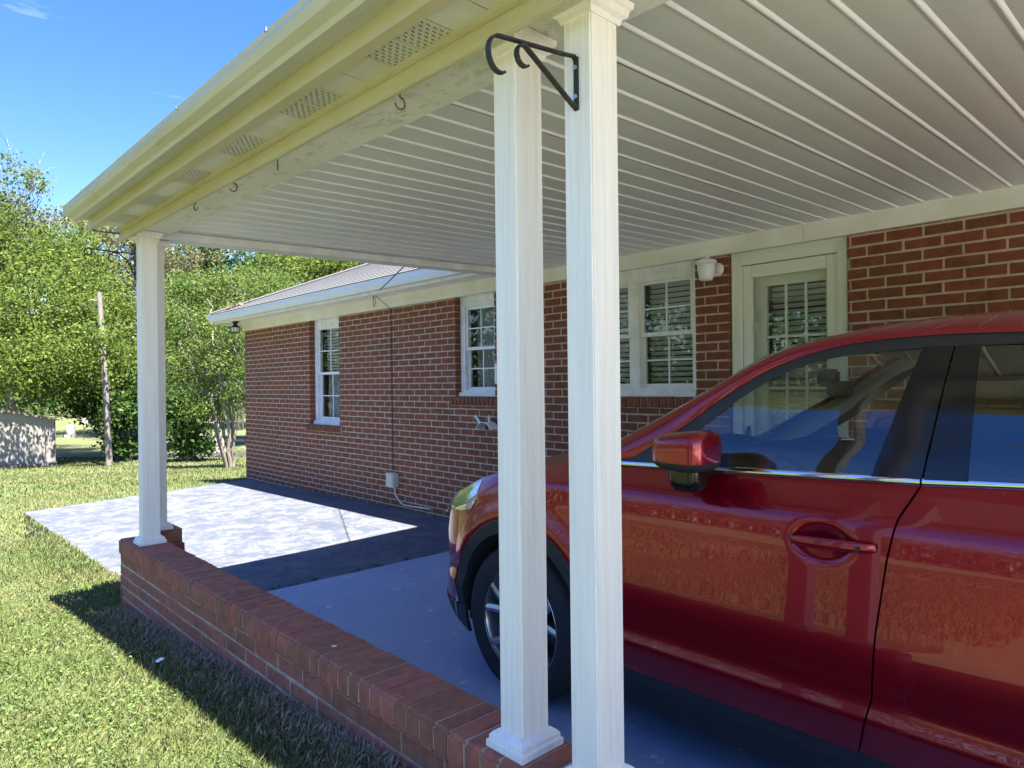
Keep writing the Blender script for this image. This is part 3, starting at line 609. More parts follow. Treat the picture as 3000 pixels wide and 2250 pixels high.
for c in (2.33, -.37):
    G = [[], [], [], []]
    for k_ in range(61):
        t = math.radians(lerp(-6, 186, k_/60)); cs, sn = math.cos(t), math.sin(t)
        for r, row, o_, dx_ in ((.494, 0, -.001, 0), (.488, 1, -.010, 0), (.428, 2, -.008, 0), (.420, 3, .05, 0)): y, z = c+r*cs, .37+r*sn; G[row].append((side(y, max(z, .2))+o_, y, z))
    emit(MB().grid(G), 'wheel_arch_trim', 'cladding')
    G = [[(x, c+.425*math.cos(t), .37+.425*math.sin(t)) for t in np.linspace(-.2, math.pi+.2, 30)] for x in (2.27, 2.62)]
    emit(MB().grid(G), 'wheel_well', 'trim')
emit(patch(lambda y, z: side(y, .352, False)+.012+(.352-z)*.28-.012*math.exp(-((z-.30)/.03)**2), .08, 1.86, .185, .350, 60, 10), 'rocker_panel', 'cladding')
emit(patch(lambda y, z: side(y, z, False)+.055, -.9, 1.85, .30, 1.15, 40, 20, fl=0), 'inner_shell', 'trim')
# bumper wrapped round the nose
u = np.linspace(0, 1, 40); py = [2.836+(3.28-2.836)*math.sin(t*math.pi/2) for t in u]
def wrap(z, y, inn=0.): x = side(min(y, 3.28), z, False); return (x+inn, y, z)
def nose(zb, zt, nz, inn, name, mt, tuck=0.):
    G = []
    for i in range(nz+1):
        t = i/nz; row = []
        for y in py:
            z = lerp(zb(y), zt(y), t); d = pf(max(z, .47))+tuck*(1-t)**2; q = (y-2.836)/.444; x = Xp(y); yy = y-(d+inn)*q*1.0
            qq = max(0, 1-(ztop(y)-z)/.11); row.append((min(XC, x+(d+inn)*(1-q*.6)+.045*qq*qq), yy-.03*qq*qq*q, z))
        G.append(row)
    return emit(MB().grid(G), name, mt)
nose(lambda y: .36, ztop, 24, 0, 'front_bumper', 'paint')
nose(lambda y: lerp(.262, .315, min(1, (y-2.836)/.12)), lambda y: .362, 10, -.006, 'lower_bumper_trim', 'cladding', .02)
emit(patch(lambda y, z: Xp(y)+.006+.02*((.36-z)/.12)**2, 2.735, 2.838, lambda y: lerp(.225, .262, (y-2.735)/.103), .358, 8, 8), 'bumper_corner', 'cladding')
hb = itp([(2.62, .958), (2.65, .915), (2.695, .862), (2.80, .842), (3.0, .835)])
def hx(y, z): return side(y, z, False)-.005
emit(patch(hx, 2.65, 2.99, hb, lambda y: max(ztop(y)-.012, hb(y)+.004), 30, 8, fl=.012), 'headlight', 'lens')
# hood, windscreen, roof
G = []
for y in list(np.linspace(2.0, 2.95, 24))+[3.0, 3.05, 3.1, 3.15, 3.2, 3.23]:
    z0 = ztop(y); xl = side(y, z0, False)+.004 if y < 2.95 else min(XC-.05, Xp(y)+pf(z0)+.045); h = XC-xl; row = []
    for k_ in range(25):
        q = -1+2*k_/24; b_ = (1-q*q); row.append((XC+q*h, y-.03*max(0, (y-2.9)/.3), z0-.002+.062*(1-abs(q)**3.2)*min(1, (3.34-y)/.5)))
    G.append(row)
MB().grid(G).out('hood', 'paint', car, auto=50)
Rl = [(2.04, 1.135), (1.95, 1.175), (1.85, 1.226), (1.70, 1.308), (1.545, 1.390), (1.46, 1.440), (1.368, 1.494), (1.26, 1.560), (1.153, 1.611), (1.019, 1.652), (.891, 1.677), (.703, 1.696), (.534, 1.701), (.3, 1.700), (0, 1.690), (-.3, 1.672), (-.6, 1.645), (-.9, 1.59), (-1.12, 1.50)]
Fl = [(1.83, 1.163), (1.72, 1.192), (1.62, 1.252), (1.488, 1.334), (1.383, 1.418), (1.30, 1.475), (1.22, 1.527), (1.14, 1.565), (1.065, 1.591), (.99, 1.611), (.914, 1.625), (.80, 1.636), (.681, 1.641), (.435, 1.637), (.2, 1.628), (-.1, 1.60), (-.4, 1.545), (-.65, 1.47), (-.85, 1.36)]
Gl = [(1.66, 1.182), (1.60, 1.214), (1.52, 1.262), (1.413, 1.334), (1.33, 1.400), (1.256, 1.454), (1.18, 1.502), (1.103, 1.540), (1.03, 1.562), (.954, 1.579), (.88, 1.588), (.809, 1.594), (.686, 1.600), (.45, 1.601), (.2, 1.590), (-.05, 1.565), (-.3, 1.515), (-.5, 1.44), (-.62, 1.36)]
def resamp(P, n):
    A = np.array(P); d = np.r_[0, np.cumsum(np.hypot(*np.diff(A, axis=0).T))]
    f0, f1 = smooth_itp(list(zip(d, A[:, 0]))), smooth_itp(list(zip(d, A[:, 1]))); return [(f0(s), f1(s)) for s in np.linspace(0, d[-1], n)]
N = 70; RR, FF, GG = resamp(Rl, N), resamp(Fl, N), resamp(Gl, N)
def xg(y, z): return Xg(z)+max(0, y-1.5)*.03
G = []
for t in np.linspace(0, 1, 7): G.append([(xg(lerp(r[0], f[0], t), lerp(r[1], f[1], t))-.012*math.sin(math.pi*t), lerp(r[0], f[0], t), lerp(r[1], f[1], t)) for r, f in zip(RR, FF)])
rail = emit(MB().grid(G), 'roof_rail', 'paint')
emit(MB().grid([[(x+.035, y, z-.012) for x, y, z in r] for r in G]), 'pillar_lining', 'liner')
G = []
for t in np.linspace(0, 1, 4): G.append([(xg(lerp(f[0], g[0], t), lerp(f[1], g[1], t))+.004, lerp(f[0], g[0], t), lerp(f[1], g[1], t)) for f, g in zip(FF, GG)])
emit(MB().grid(G), 'window_frame', 'cladding')
Gf = itp(sorted(Gl))
gx = lambda y, z: xg(y, z)+.008
yB = lambda t: lerp(.795, .69, t)
emit(patch(gx, yB, 1.655, lambda y: belt(y)+.008, lambda y: max(Gf(y), belt(y)+.010), 50, 16, fl=0), 'front_window', 'cglass')
emit(patch(gx, -.48, .545, lambda y: belt(y)+.008, lambda y: max(Gf(y), belt(y)+.010), 40, 16, fl=0), 'rear_window', 'cglassd')
gl = lambda d: (lambda t: lerp(.655, .605, t)+d)
emit(patch(lambda y, z: xg(y, z)+.003, gl(.003), lambda t: yB(t)+.004, lambda y: belt(y)+.008, lambda y: Gf(y)+.002, 6, 14), 'pillar_cover', 'gloss')
emit(patch(lambda y, z: xg(y, z)+.003, .54, gl(-.003), lambda y: belt(y)+.008, lambda y: Gf(y)+.002, 6, 14), 'pillar_cover', 'gloss')
emit(patch(lambda y, z: xg(y, z)+.003, 1.56, 1.80, lambda y: belt(y)-.012, lambda y: belt(y)+max(.012, (1.80-y)*.42), 14, 6), 'mirror_sail', 'cladding')
for y0, y1 in ((gap(1.19)+.003, 1.80), (-.75, gap(1.19)-.003)): emit(patch(lambda y, z: side(y, belt(y)-.013, False)-.004-.004*math.sin((z-belt(y)+.013)/.022*math.pi), y0, y1, lambda y: belt(y)-.013, lambda y: belt(y)+.009, 40, 4, fl=.03), 'belt_trim', 'chrome')
ws, rf = [], []
for y, z in resamp(Rl, 120):
    xl = xg(y, z); bow = itp([(.5, 0), (1.15, .10), (2.04, .20)])(y); row = []
    e = .055 if y > 1.13 else 0
    for k_ in range(25): q = -1+2*k_/24; h = XC-xl-e; row.append((XC+q*h, y+bow*(1-q*q)+e*.2, z+(.035 if y < 1.2 else lerp(.035, .012, (y-1.2)/.8))*(1-abs(q)**2.6)+(e*.15 if e else 0)))
    (ws if y > 1.13 else rf).append(row)
    if y > 1.13: lastws = row
MB().grid(ws).out('windscreen', 'cglass', car, auto=60)
MB().grid([ [(xg(y, z)+(.0 if k_ == 0 else .058), y, z+(0 if k_ == 0 else .009)) for y, z in resamp(Rl, 120) if y > 1.12] for k_ in (0, 1)]); 
pl = [p for p in resamp(Rl, 120) if p[0] > 1.12]
emit(MB().grid([[(xg(y, z), y, z) for y, z in pl], [(xg(y, z)+.03, y+.012, z+.010) for y, z in pl], [(xg(y, z)+.075, y+.03, z+.006) for y, z in pl]]), 'windscreen_pillar', 'paint')
emit(MB().grid([[(xg(y, z)+.02, y-.02, z-.02) for y, z in pl], [(xg(y, z)+.085, y+.005, z-.012) for y, z in pl]]), 'pillar_lining', 'liner')
MB().grid([lastws]+rf).out('roof', 'paint', car, auto=60)
MB().grid([[(x, y, z-.03) for x, y, z in r] for r in [lastws]+rf]).out('headliner', 'liner', car, auto=60)
MB().grid([[(x, y+.02, z-.012) for x, y, z in ws[0]], [(XC+(x-XC)*.98, 2.02+.02*(1-((x-XC)/.9)**2), 1.115+.03*(1-((x-XC)/.9)**2)) for x, y, z in ws[0]]]).out('cowl', 'cladding', car)
# tail
yt = [(2.46, -1.25), (2.7, -1.33), (XC, -1.36)]
G = [[(lerp(2.40, XC, s) if z < 1.1 else lerp(2.40+(z-1.1)*.5, XC, s), -1.2-.15*math.sin(s*math.pi/2)+max(0, z-1.05)*.32, z) for s in np.linspace(0, 1, 14)] for z in np.linspace(.4, 1.2, 12)]
emit(MB().grid(G), 'tailgate', 'paint')
G = [[(lerp(2.46+(z-1.2)*.4, XC, s), -1.17-.12*math.sin(s*math.pi/2)+(z-1.2)*.5, z) for s in np.linspace(0, 1, 10)] for z in np.linspace(1.2, 1.56, 8)]
emit(MB().grid(G), 'rear_screen', 'cglassd')
MB().box(2.46, 3.84, -1.0, 2.85, .18, .32).out('underbody', 'trim', car)
# mirror on the near door, and its twin
def egg(c, r, e, n=22, k=28):
    G = []
    sg = lambda v, p: math.copysign(abs(v)**p, v)
    for i in range(n+1):
        a = -math.pi/2+math.pi*i/n; row = []
        for j in range(k+1): b_ = 2*math.pi*j/k; row.append((c[0]+r[0]*sg(math.cos(a), e)*sg(math.cos(b_), e), c[1]+r[1]*sg(math.cos(a), e)*sg(math.sin(b_), e), c[2]+r[2]*sg(math.sin(a), e)))
        G.append(row)
    return G
def shape(G):
    out = []
    for r in G:
        q = []
        for x, y, z in r:
            t = (y-1.20)/.27; f = 1-.35*max(0, t)**2                # tapers towards the front
            q.append((2.10+(x-2.10)*f-.0*t, y, 1.262+(z-1.262)*(1-.30*max(0, t)**2)-.012*t))
        out.append(q)
    return out
E_ = shape(egg((2.10, 1.345, 1.262), (.10, .112, .076), .50))
k_ = 9
mir = emit(MB().grid(E_[k_:]), 'mirror_cap', 'paint', auto=60)
emit(MB().grid([[(XC-(XC-x)*1.0, y, z) for x, y, z in r] for r in E_[:k_+1]]), 'mirror_base', 'cladding', auto=60)
emit(MB().grid([[(2.15+.06*s*math.copysign(abs(math.cos(t))**.6, math.cos(t)), 1.36+.062*s*math.copysign(abs(math.sin(t))**.6, math.sin(t)), z) for t in np.linspace(0, 2*math.pi, 22)] for s, z in ((1., 1.20), (1., 1.15), (.93, 1.125), (.75, 1.112), (.4, 1.106), (0., 1.105))]), 'mirror_foot', 'gloss', auto=60)
emit(MB().box(2.16, 2.31, 1.30, 1.47, 1.165, 1.235), 'mirror_arm', 'gloss')
# handles
def handle(y0, y1, z):
    G = []; n = 24
    for i in range(n+1):
        t = i/n; y = lerp(y0, y1, t); w_ = .019*(math.sin(math.pi*min(max(t*.97+.015, 0), 1))**.14); xo = side(y, z, False)-.008-.020*math.sin(math.pi*t)**.35
        G.append([(xo-.010*math.cos(a)*math.sin(math.pi*(t*.96+.02))**.5, y, z+(t-.5)*-.008+w_*math.sin(a)) for a in np.linspace(-math.pi, math.pi, 14)])
    mb = MB().grid(G); return mb
emit(handle(.758, 1.020, .985), 'door_handle', 'paint', auto=70)
emit(handle(-.27, -.01, 1.01), 'door_handle', 'paint', auto=70)
MB().lathe([(0, -.006), (.007, -.006), (.008, 0)], (side(.86, .985, False)-.038, .80, .985), 'x', 12).out('handle_button', 'black', car)
# wheels
def wheel(yc, left):
    s = 1 if left else -1; x0 = 2.228 if left else 2*XC-2.228; zc_ = .366
    T = MB().lathe([(r, s*h) for r, h in ((.246, .010), (.262, .006), (.285, -.001), (.315, -.001), (.342, .008), (.357, .028), (.363, .05), (.365, .112), (.363, .175), (.357, .196), (.342, .214), (.30, .222), (.246, .214))], (x0, yc, zc_), 'x', 64).out('wheel', 'tyre', car, auto=40)
    MB().lathe([(r, s*h) for r, h in ((.251, .006), (.255, .010), (.251, .016), (.243, .018), (.236, .034), (.228, .10), (.228, .20), (.246, .214))], (x0, yc, zc_), 'x', 64).out('rim', 'rim', T, auto=40)
    MB().lathe([(r, s*h) for r, h in ((0, .085), (.10, .085), (.16, .095), (.229, .10))], (x0, yc, zc_), 'x', 32).out('brake', 'rimdark', T, auto=40)
    mb = MB(); dk = MB()
    for i in range(5):
        for e in (-1, 1):
            a0, a1 = 2*math.pi*i/5+e*.10+.35, 2*math.pi*i/5+e*.27+.35; R = []
            for t in np.linspace(0, 1, 6):
                r = lerp(.045, .240, t); a = lerp(a0, a1, t**1.3); hw_ = lerp(.020, .017, t); xx = s*lerp(.030, .020, t**2); ca, sa = math.cos(a), math.sin(a)
                R.append([(x0+xx, yc+r*ca-hw_*sa, zc_+r*sa+hw_*ca), (x0+xx-s*.006, yc+r*ca, zc_+r*sa), (x0+xx, yc+r*ca+hw_*sa, zc_+r*sa-hw_*ca), (x0+xx+s*.035, yc+r*ca+hw_*.8*sa, zc_+r*sa-hw_*.8*ca), (x0+xx+s*.035, yc+r*ca-hw_*.8*sa, zc_+r*sa+hw_*.8*ca), (x0+xx, yc+r*ca-hw_*sa, zc_+r*sa+hw_*ca)])
            mb.grid(R)
    mb.out('spokes', 'rim', T, auto=30)
    MB().lathe([(r, s*h) for r, h in ((0, .014), (.028, .015), (.034, .022), (.06, .03), (.06, .06))], (x0, yc, zc_), 'x', 24).out('hub_cap', 'rimdark', T, auto=40)
for yc in (2.355, -.37):
    for l in (True, False): wheel(yc, l)
# interior seen through the glass
mb = MB(); G = [[(x, y, z) for x in np.linspace(2.36, 3.94, 9)] for y, z in ((1.30, .70), (1.33, .95), (1.42, 1.04), (1.55, 1.085), (1.75, 1.095), (2.02, 1.10))]
mb.grid(G).out('dashboard', 'trim', car, auto=60)
MB().lathe([(.175+.014*math.cos(t), .014*math.sin(t)) for t in np.linspace(0, 2*math.pi, 9)[:-1]], (0, 0, 0), 'z', 28, close=True).out('steering_wheel', 'trim', car, auto=60, loc=(2.72, 1.22, 1.03)).rotation_euler = (1.15, 0, 0)
for cx in (2.72, 3.58):
    mb = MB()
    for z, y, w_, th in ((.55, .62, .25, .07), (.70, .58, .25, .075), (.90, .52, .25, .07), (1.10, .47, .235, .06), (1.20, .45, .19, .05)): G.append(1)
    S_ = [[(cx+w_*math.copysign(abs(math.cos(t))**.6, math.cos(t)), y+th*math.copysign(abs(math.sin(t))**.7, math.sin(t)), z) for t in np.linspace(0, 2*math.pi, 22)] for z, y, w_, th in ((.45, .66, .24, .08), (.62, .61, .25, .085), (.82, .55, .25, .08), (1.02, .50, .245, .07), (1.16, .47, .22, .06), (1.22, .455, .15, .045))]
    mb = MB().grid(S_); mb.poly(S_[-1][:-1]); st = mb.out('seat_back', 'seat', car, auto=60)
    H_ = [[(cx+w_*math.copysign(abs(math.cos(t))**.6, math.cos(t)), y+th*math.sin(t), z) for t in np.linspace(0, 2*math.pi, 20)] for z, y, w_, th in ((1.26, .445, .09, .04), (1.29, .44, .125, .055), (1.38, .42, .125, .055), (1.43, .41, .10, .04), (1.44, .41, .02, .01))]
    MB().grid(H_).out('headrest', 'seat', st, auto=60); MB().box(cx-.25, cx+.25, .62, 1.12, .40, .58).out('seat_base', 'seat', st, bevel=.03)
MB().box(3.03, 3.27, 1.20, 1.235, 1.42, 1.495).box(3.135, 3.165, 1.22, 1.32, 1.47, 1.55).out('rear_view_mirror', 'trim', car, bevel=.012)
MB().box(2.40, 3.90, -.50, -.30, .5, 1.18).out('rear_bench', 'seat', car, bevel=.04)
# ------------------------------------------------------------------ yard
def leaves(P, size, nrm=None, asp=.55, rng=RNG, droop=.3):
    """kite shaped leaf per point; returns V,F arrays"""
    n = len(P); d = rng.normal(size=(n, 3)); d[:, 2] -= droop; d /= np.linalg.norm(d, axis=1)[:, None]
    e = rng.normal(size=(n, 3)); e[:, 2] += .0; e -= d*(e*d).sum(1)[:, None]; e /= np.linalg.norm(e, axis=1)[:, None]
    s = size*rng.uniform(.6, 1.35, n)[:, None]; q = np.cross(d, e)*s*.12
    V = np.stack([P, P+d*s*.45+e*s*asp*.5+q, P+d*s, P+d*s*.45-e*s*asp*.5+q], 1).reshape(-1, 3)
    return V
def quads(name, V, mt, parent=None, loc=(0, 0, 0)):
    n = len(V)//4; me = bpy.data.meshes.new(name); me.vertices.add(len(V)); me.vertices.foreach_set('co', np.ascontiguousarray(V, dtype=np.float32).ravel())
    me.loops.add(n*4); me.loops.foreach_set('vertex_index', np.arange(n*4, dtype=np.int32)); me.polygons.add(n)
    me.polygons.foreach_set('loop_start', np.arange(0, n*4, 4, dtype=np.int32)); me.polygons.foreach_set('loop_total', np.full(n, 4, dtype=np.int32)); me.materials.append(M[mt]); me.update(); me.validate()
    return ob(name, me, parent, loc)
def branch(mb, p, q, r0, r1, k=6, wob=.12, n=5):
    p, q = Vector(p), Vector(q); Ld = (q-p).length; pts = []
    for i in range(n+1):
        t = i/n; w_ = math.sin(math.pi*t)*wob*Ld; pts.append(p.lerp(q, t)+Vector((random.uniform(-1, 1), random.uniform(-1, 1), random.uniform(-.2, 1)))*w_*.5)
    mb.tube(pts, [lerp(r0, r1, i/n) for i in range(n+1)], k, cap=False); return pts
def tree(name, label, base, blobs, nleaf, lsize, leaf, bark='bark', trunk=.18, stems=1, clump=.55, bare=0, group=None, cat='tree', nclump=None, hollow=.35, sprd=.25):
    base = Vector(base); t = thing(name, label, cat, base, group); mb = MB(); C = []; vol = [b[1][0]*b[1][1]*b[1][2] for b in blobs]; tot = sum(v**.67 for v in vol)
    nclump = nclump or max(30, nleaf//130)
    for (c, r), v in zip(blobs, vol):
        m_ = max(4, int(nclump*v**.67/tot)); d = RNG.normal(size=(m_, 3)); d /= np.linalg.norm(d, axis=1)[:, None]; rad = hollow+(1-hollow)*RNG.uniform(0, 1, m_)**.5
        C.append(np.array(base+Vector(c))+d*rad[:, None]*np.array(r)*(1+.14*RNG.normal(size=(m_, 1))))
    C = np.concatenate(C); cen = C.mean(0); top = C[:, 2].max()
    fork = []
    for s in range(stems):
        a = 2*math.pi*s/stems+.4; b0 = base+Vector((math.cos(a), math.sin(a), 0))*(trunk*1.2 if stems > 1 else 0)-Vector((0, 0, .15))
        f = base+Vector((math.cos(a)*sprd*stems**.5, math.sin(a)*sprd*stems**.5, 0))*(1 if stems > 1 else .3)+Vector(((cen[0]-base.x)*.45, (cen[1]-base.y)*.45, (cen[2]-base.z)*.62))
        fork += branch(mb, b0, f, trunk, trunk*.55, 8, .06, 6)[3:]
    far = C[RNG.permutation(len(C))[:min(len(C), 46)]]
    for c in far:
        f = min(random.sample(fork, min(5, len(fork))), key=lambda p: (p-Vector(c)).length); branch(mb, f, c, trunk*.26, trunk*.04, 5, .16, 5)
    tr = mb.out('trunk', bark, t, auto=60)
    if bare:
        mb = MB()
        for _ in range(bare):
            c = Vector(C[RNG.integers(len(C))]); f = random.choice(fork); e = c+(c-Vector(cen)).normalized()*random.uniform(.15, .6); P = branch(mb, f.lerp(c, .45), e, .035, .010, 5, .22, 6)
            for _ in range(3): s_ = random.choice(P[2:]); branch(mb, s_, s_+Vector((random.gauss(0, .5), random.gauss(0, .5), random.uniform(.1, .8))), .014, .004, 4, .2, 4)
        mb.out('bare_branches', 'palebark', t)
    sz = RNG.uniform(.6, 1.4, len(C)); w_ = sz**2/(sz**2).sum(); idx = RNG.choice(len(C), nleaf, p=w_)
    P = C[idx]+RNG.normal(size=(nleaf, 3))*np.array([clump, clump, clump*.62])*sz[idx][:, None]*.75
    tag(quads('crown', leaves(P, lsize)-np.array(base)*0, leaf, t), kind=None)
    return t
def gp(px, D, dx=0):                                        # ground spot under a photo column
    p = place(px, 1125, D); return Vector((p.x+dx, p.y, ground(p.x+dx, p.y)))
# shed
sp0 = gp(160, 27); SW, SL, SH = 3.2, 2.4, 1.72; zg = ground(sp0.x-1.6, sp0.y)
sh = thing('garden_shed', 'beige metal garden shed with brown gable roof on the lawn', 'shed', (sp0.x-SW/2, sp0.y+SL/2, zg))
x0, x1, y0, y1 = sp0.x-SW, sp0.x, sp0.y, sp0.y+SL; xm = (x0+x1)/2; rz = .36; zb = zg+.06; zt_ = zb+SH
mb = MB().box(x0, x1, y0+.02, y1, zb, zt_); mb.poly([(x0, y0+.02, zt_), (x1, y0+.02, zt_), (xm, y0+.02, zt_+rz)]); mb.poly([(x0, y1, zt_), (xm, y1, zt_+rz), (x1, y1, zt_)]); mb.out('wall', 'shed', sh)
for i in range(16): xa = x0+i*SW/16; MB().box(xa+.012, xa+SW/16-.012, y0+.008, y0+.019, zb+.03, zt_-.02).out('wall_panel', 'shed', sh)
for a_, b_ in ((xm-.62, xm-.005), (xm+.005, xm+.62)): MB().box(a_, b_, y0-.012, y0+.006, zb+.04, zt_-.22).out('door', 'shed', sh, bevel=.004)
MB().box(xm-.66, xm+.66, y0-.016, y0+.004, zt_-.21, zt_-.15).out('door_rail', 'shedroof', sh)
for s_, xe in ((-1, x0-.12), (1, x1+.12)):
    mb = MB(); q = [(xm, zt_+rz+.03), (xe, zt_-.03), (xe, zt_-.09), (xm, zt_+rz-.05)]; mb.sweep(q, y0-.14, y1+.14); mb.out('roof', 'shedroof', sh)
    MB().box(min(xm, xe)*0+(x0-.012 if s_ < 0 else x1-.03), (x0+.03 if s_ < 0 else x1+.012), y0-.004, y0+.03, zb, zt_).out('corner_trim', 'shedroof', sh)
MB().box(x0-.05, x1+.05, y0-.05, y1+.05, zg-.3, zb).out('base_frame', 'shedroof', sh)
# pole
pp = gp(318, 26.6); tp = place(290, 856, 26.6)
ut = thing('utility_pole', 'weathered wooden utility pole standing at the far edge of the lawn', 'utility pole', pp)
MB().tube([pp-Vector((0, 0, .3)), pp.lerp(tp, .5)+Vector((.03, 0, 0)), tp], [.125, .11, .09], 12).out('shaft', 'pole', ut, auto=60)
MB().tube([tp-Vector((0, 0, .35)), tp+Vector((-.28, .2, -.3))], .03, 6).out('bracket_arm', 'pole', ut)
MB().tube([tp-Vector((0, 0, .5)), tp+Vector((-3, -3, -1.2)), tp+Vector((-7, -7, -2.2)), tp+Vector((-14, -14, -2.4))], .010, 5).out('service_wire', 'black', ut)
# gravestones
def grave(px, D, wd, h, mt, label):
    p = gp(px, D); g = thing('gravestone', label, 'gravestone', p, 'gravestones beyond the lane')
    MB().box(p.x-wd*.75, p.x+wd*.75, p.y-.16, p.y+.16, p.z-.2, p.z+.14).out('plinth', mt, g, bevel=.01)
    n = 12; pr = [(-wd/2, .14), (wd/2, .14), (wd/2, h*.7)]+[(wd/2*math.cos(t), h*.7+h*.3*math.sin(t)) for t in np.linspace(0, math.pi, n)[1:-1]]+[(-wd/2, h*.7)]
    mb = MB(); a_ = [(p.x+x, p.y-.08, p.z+z) for x, z in pr]; b_ = [(p.x+x, p.y+.08, p.z+z) for x, z in pr]; mb.poly(a_); mb.poly(b_[::-1])
    for i in range(len(pr)): j = (i+1) % len(pr); mb.poly([a_[i], b_[i], b_[j], a_[j]])
    mb.out('slab', mt, g)
grave(205, 45, .5, .85, 'stone', 'pale round topped gravestone on the grass right of the shed')
grave(640, 33, .42, .75, 'pstone', 'pinkish gravestone on the grass beside the brick house corner')
grave(30, 60, .6, 1.0, 'stone', 'far pale gravestone seen over the shed roof')
grave(255, 56, .7, .9, 'stone', 'pale gravestone half hidden behind leafy branches')
# trees
def crown(base, B):                                          # blobs given where they stand in view: column, row, distance, half width, half height
    out = []
    for px, py, D, rw, rh in B: c = place(px, py, D); out.append((tuple(c-Vector(base)), (rw*D/2009, rw*D/2009*.85, rh*D/2009)))
    return out
def vtree(name, label, px, D, B, *a, **k): b_ = gp(px, D); return tree(name, label, b_, crown(b_, B), *a, **k)
vtree('shade_tree', 'big bright green shade tree spreading over the garden shed', 45, 36, [(20, 730, 33, 190, 120), (210, 800, 32, 150, 100), (40, 900, 27, 230, 130), (240, 970, 30, 170, 110), (60, 1060, 25.5, 210, 75), (210, 1100, 28, 110, 70), (330, 1070, 29.5, 100, 80), (-190, 800, 34, 250, 230), (300, 1010, 25.5, 45, 55), (320, 900, 31, 80, 80)], 95000, .155, 'leafA', 'palebark', .30, clump=.50, bare=16)
vtree('background_tree', 'grey green half bare tree rising behind the utility pole', 300, 44, [(330, 740, 44, 190, 100), (470, 740, 44, 150, 90), (190, 690, 45, 130, 70), (440, 870, 43, 150, 110), (300, 660, 45, 80, 40)], 17000, .22, 'leafB', 'palebark', .28, clump=.6, bare=60)
vtree('tall_tree', 'tall dark tree with bare upper limbs behind the far carport posts', 700, 50, [(560, 730, 48, 110, 70), (720, 770, 50, 150, 80), (900, 790, 50, 140, 60), (1020, 770, 50, 110, 40), (650, 880, 48, 150, 80)], 22000, .24, 'leafC', 'bark', .3, clump=.7, bare=34)
vtree('woodland_tree', 'leafy olive tree with pale twigs left of the house gutter', 560, 36, [(560, 910, 36, 130, 120), (690, 870, 36, 140, 80), (800, 860, 36, 120, 60), (540, 1060, 35, 110, 110), (660, 1000, 36, 120, 110)], 40000, .14, 'leafD', 'palebark', .2, clump=.5, bare=80)
vtree('yellow_green_tree', 'yellow green tree showing above the grey house roof', 900, 41, [(830, 830, 40, 110, 60), (950, 790, 42, 120, 45), (1060, 770, 42, 90, 35), (740, 840, 40, 70, 50)], 20000, .20, 'leafA', 'bark', .22, clump=.5, bare=3)
vtree('crape_myrtle', 'multi stemmed crape myrtle standing beside the brick house corner', 672, 23, [(640, 990, 23, 110, 100), (690, 1120, 23, 70, 80), (560, 1070, 23, 90, 80), (600, 1180, 23, 70, 50), (540, 960, 23.5, 70, 70)], 15000, .095, 'leafD', 'bark', .07, stems=6, clump=.28, bare=16, cat='shrub', sprd=.16)
vtree('leafy_shrub', 'dark broad leaved shrub behind the wooden utility pole', 375, 29, [(370, 1230, 29, 75, 75), (290, 1190, 29.3, 60, 45), (420, 1150, 29.6, 70, 70), (375, 1300, 29, 45, 35)], 8000, .19, 'leafC', 'bark', .07, stems=3, clump=.4, cat='shrub')
vtree('spreading_shrub', 'low dark branching shrub between the posts and the crape myrtle', 550, 28, [(540, 1255, 28, 70, 60), (600, 1180, 28, 75, 60), (500, 1170, 28, 60, 55), (560, 1310, 28, 55, 25)], 10000, .15, 'leafC', 'bark', .07, stems=5, clump=.36, cat='shrub')
vtree('twiggy_tree', 'tall thin tree with bare twigs against the sky left of the gutter', -60, 34, [(30, 520, 34, 70, 60), (120, 530, 34, 40, 35), (-40, 600, 34, 110, 60), (60, 590, 34, 60, 40)], 1700, .18, 'leafD', 'bark', .16, clump=.3, bare=40, nclump=40)
for px, D, lb in ((-900, 40, 'broad green tree left of the shade tree across the lawn'), (-2400, 38, 'broad green tree standing alone on the open lawn side'), (-420, 48, 'dark green tree behind the shed and shade tree')):
    tree('yard_tree', lb, gp(px, D), [((0, 0, 8.5), (4.6, 4.4, 4.0)), ((2.8, 0, 6.0), (3.8, 3.6, 3.0)), ((-2.8, 0, 6.4), (3.6, 3.6, 3.2))], 16000, .26, 'leafD', 'bark', .3, clump=.8)
# far wood that reads as one mass
P = []
for k_ in range(5200):
    px = random.uniform(-700, 1500); D = random.uniform(62, 90); p = place(px, 1125, D); z = ground(p.x, p.y)+abs(random.gauss(0, 1))*4.5; P.append((p.x, p.y, z))
for k_ in range(6000):                                       # the same wood runs on round the open side of the lawn
    a_ = random.uniform(.0, 2.0); D = random.uniform(44, 75); x, y = -D*math.sin(a_)-2, D*math.cos(a_); P.append((x, y, ground(x, y)+abs(random.gauss(0, 1))*6.5))
P = np.repeat(np.array(P), 9, 0); P = P+RNG.normal(size=P.shape)*np.array([.9, .9, .7])
tag(quads('far_wood', leaves(P, .6), 'leafC'), 'far dark wood closing the view beyond the graves', 'woodland', kind='stuff')
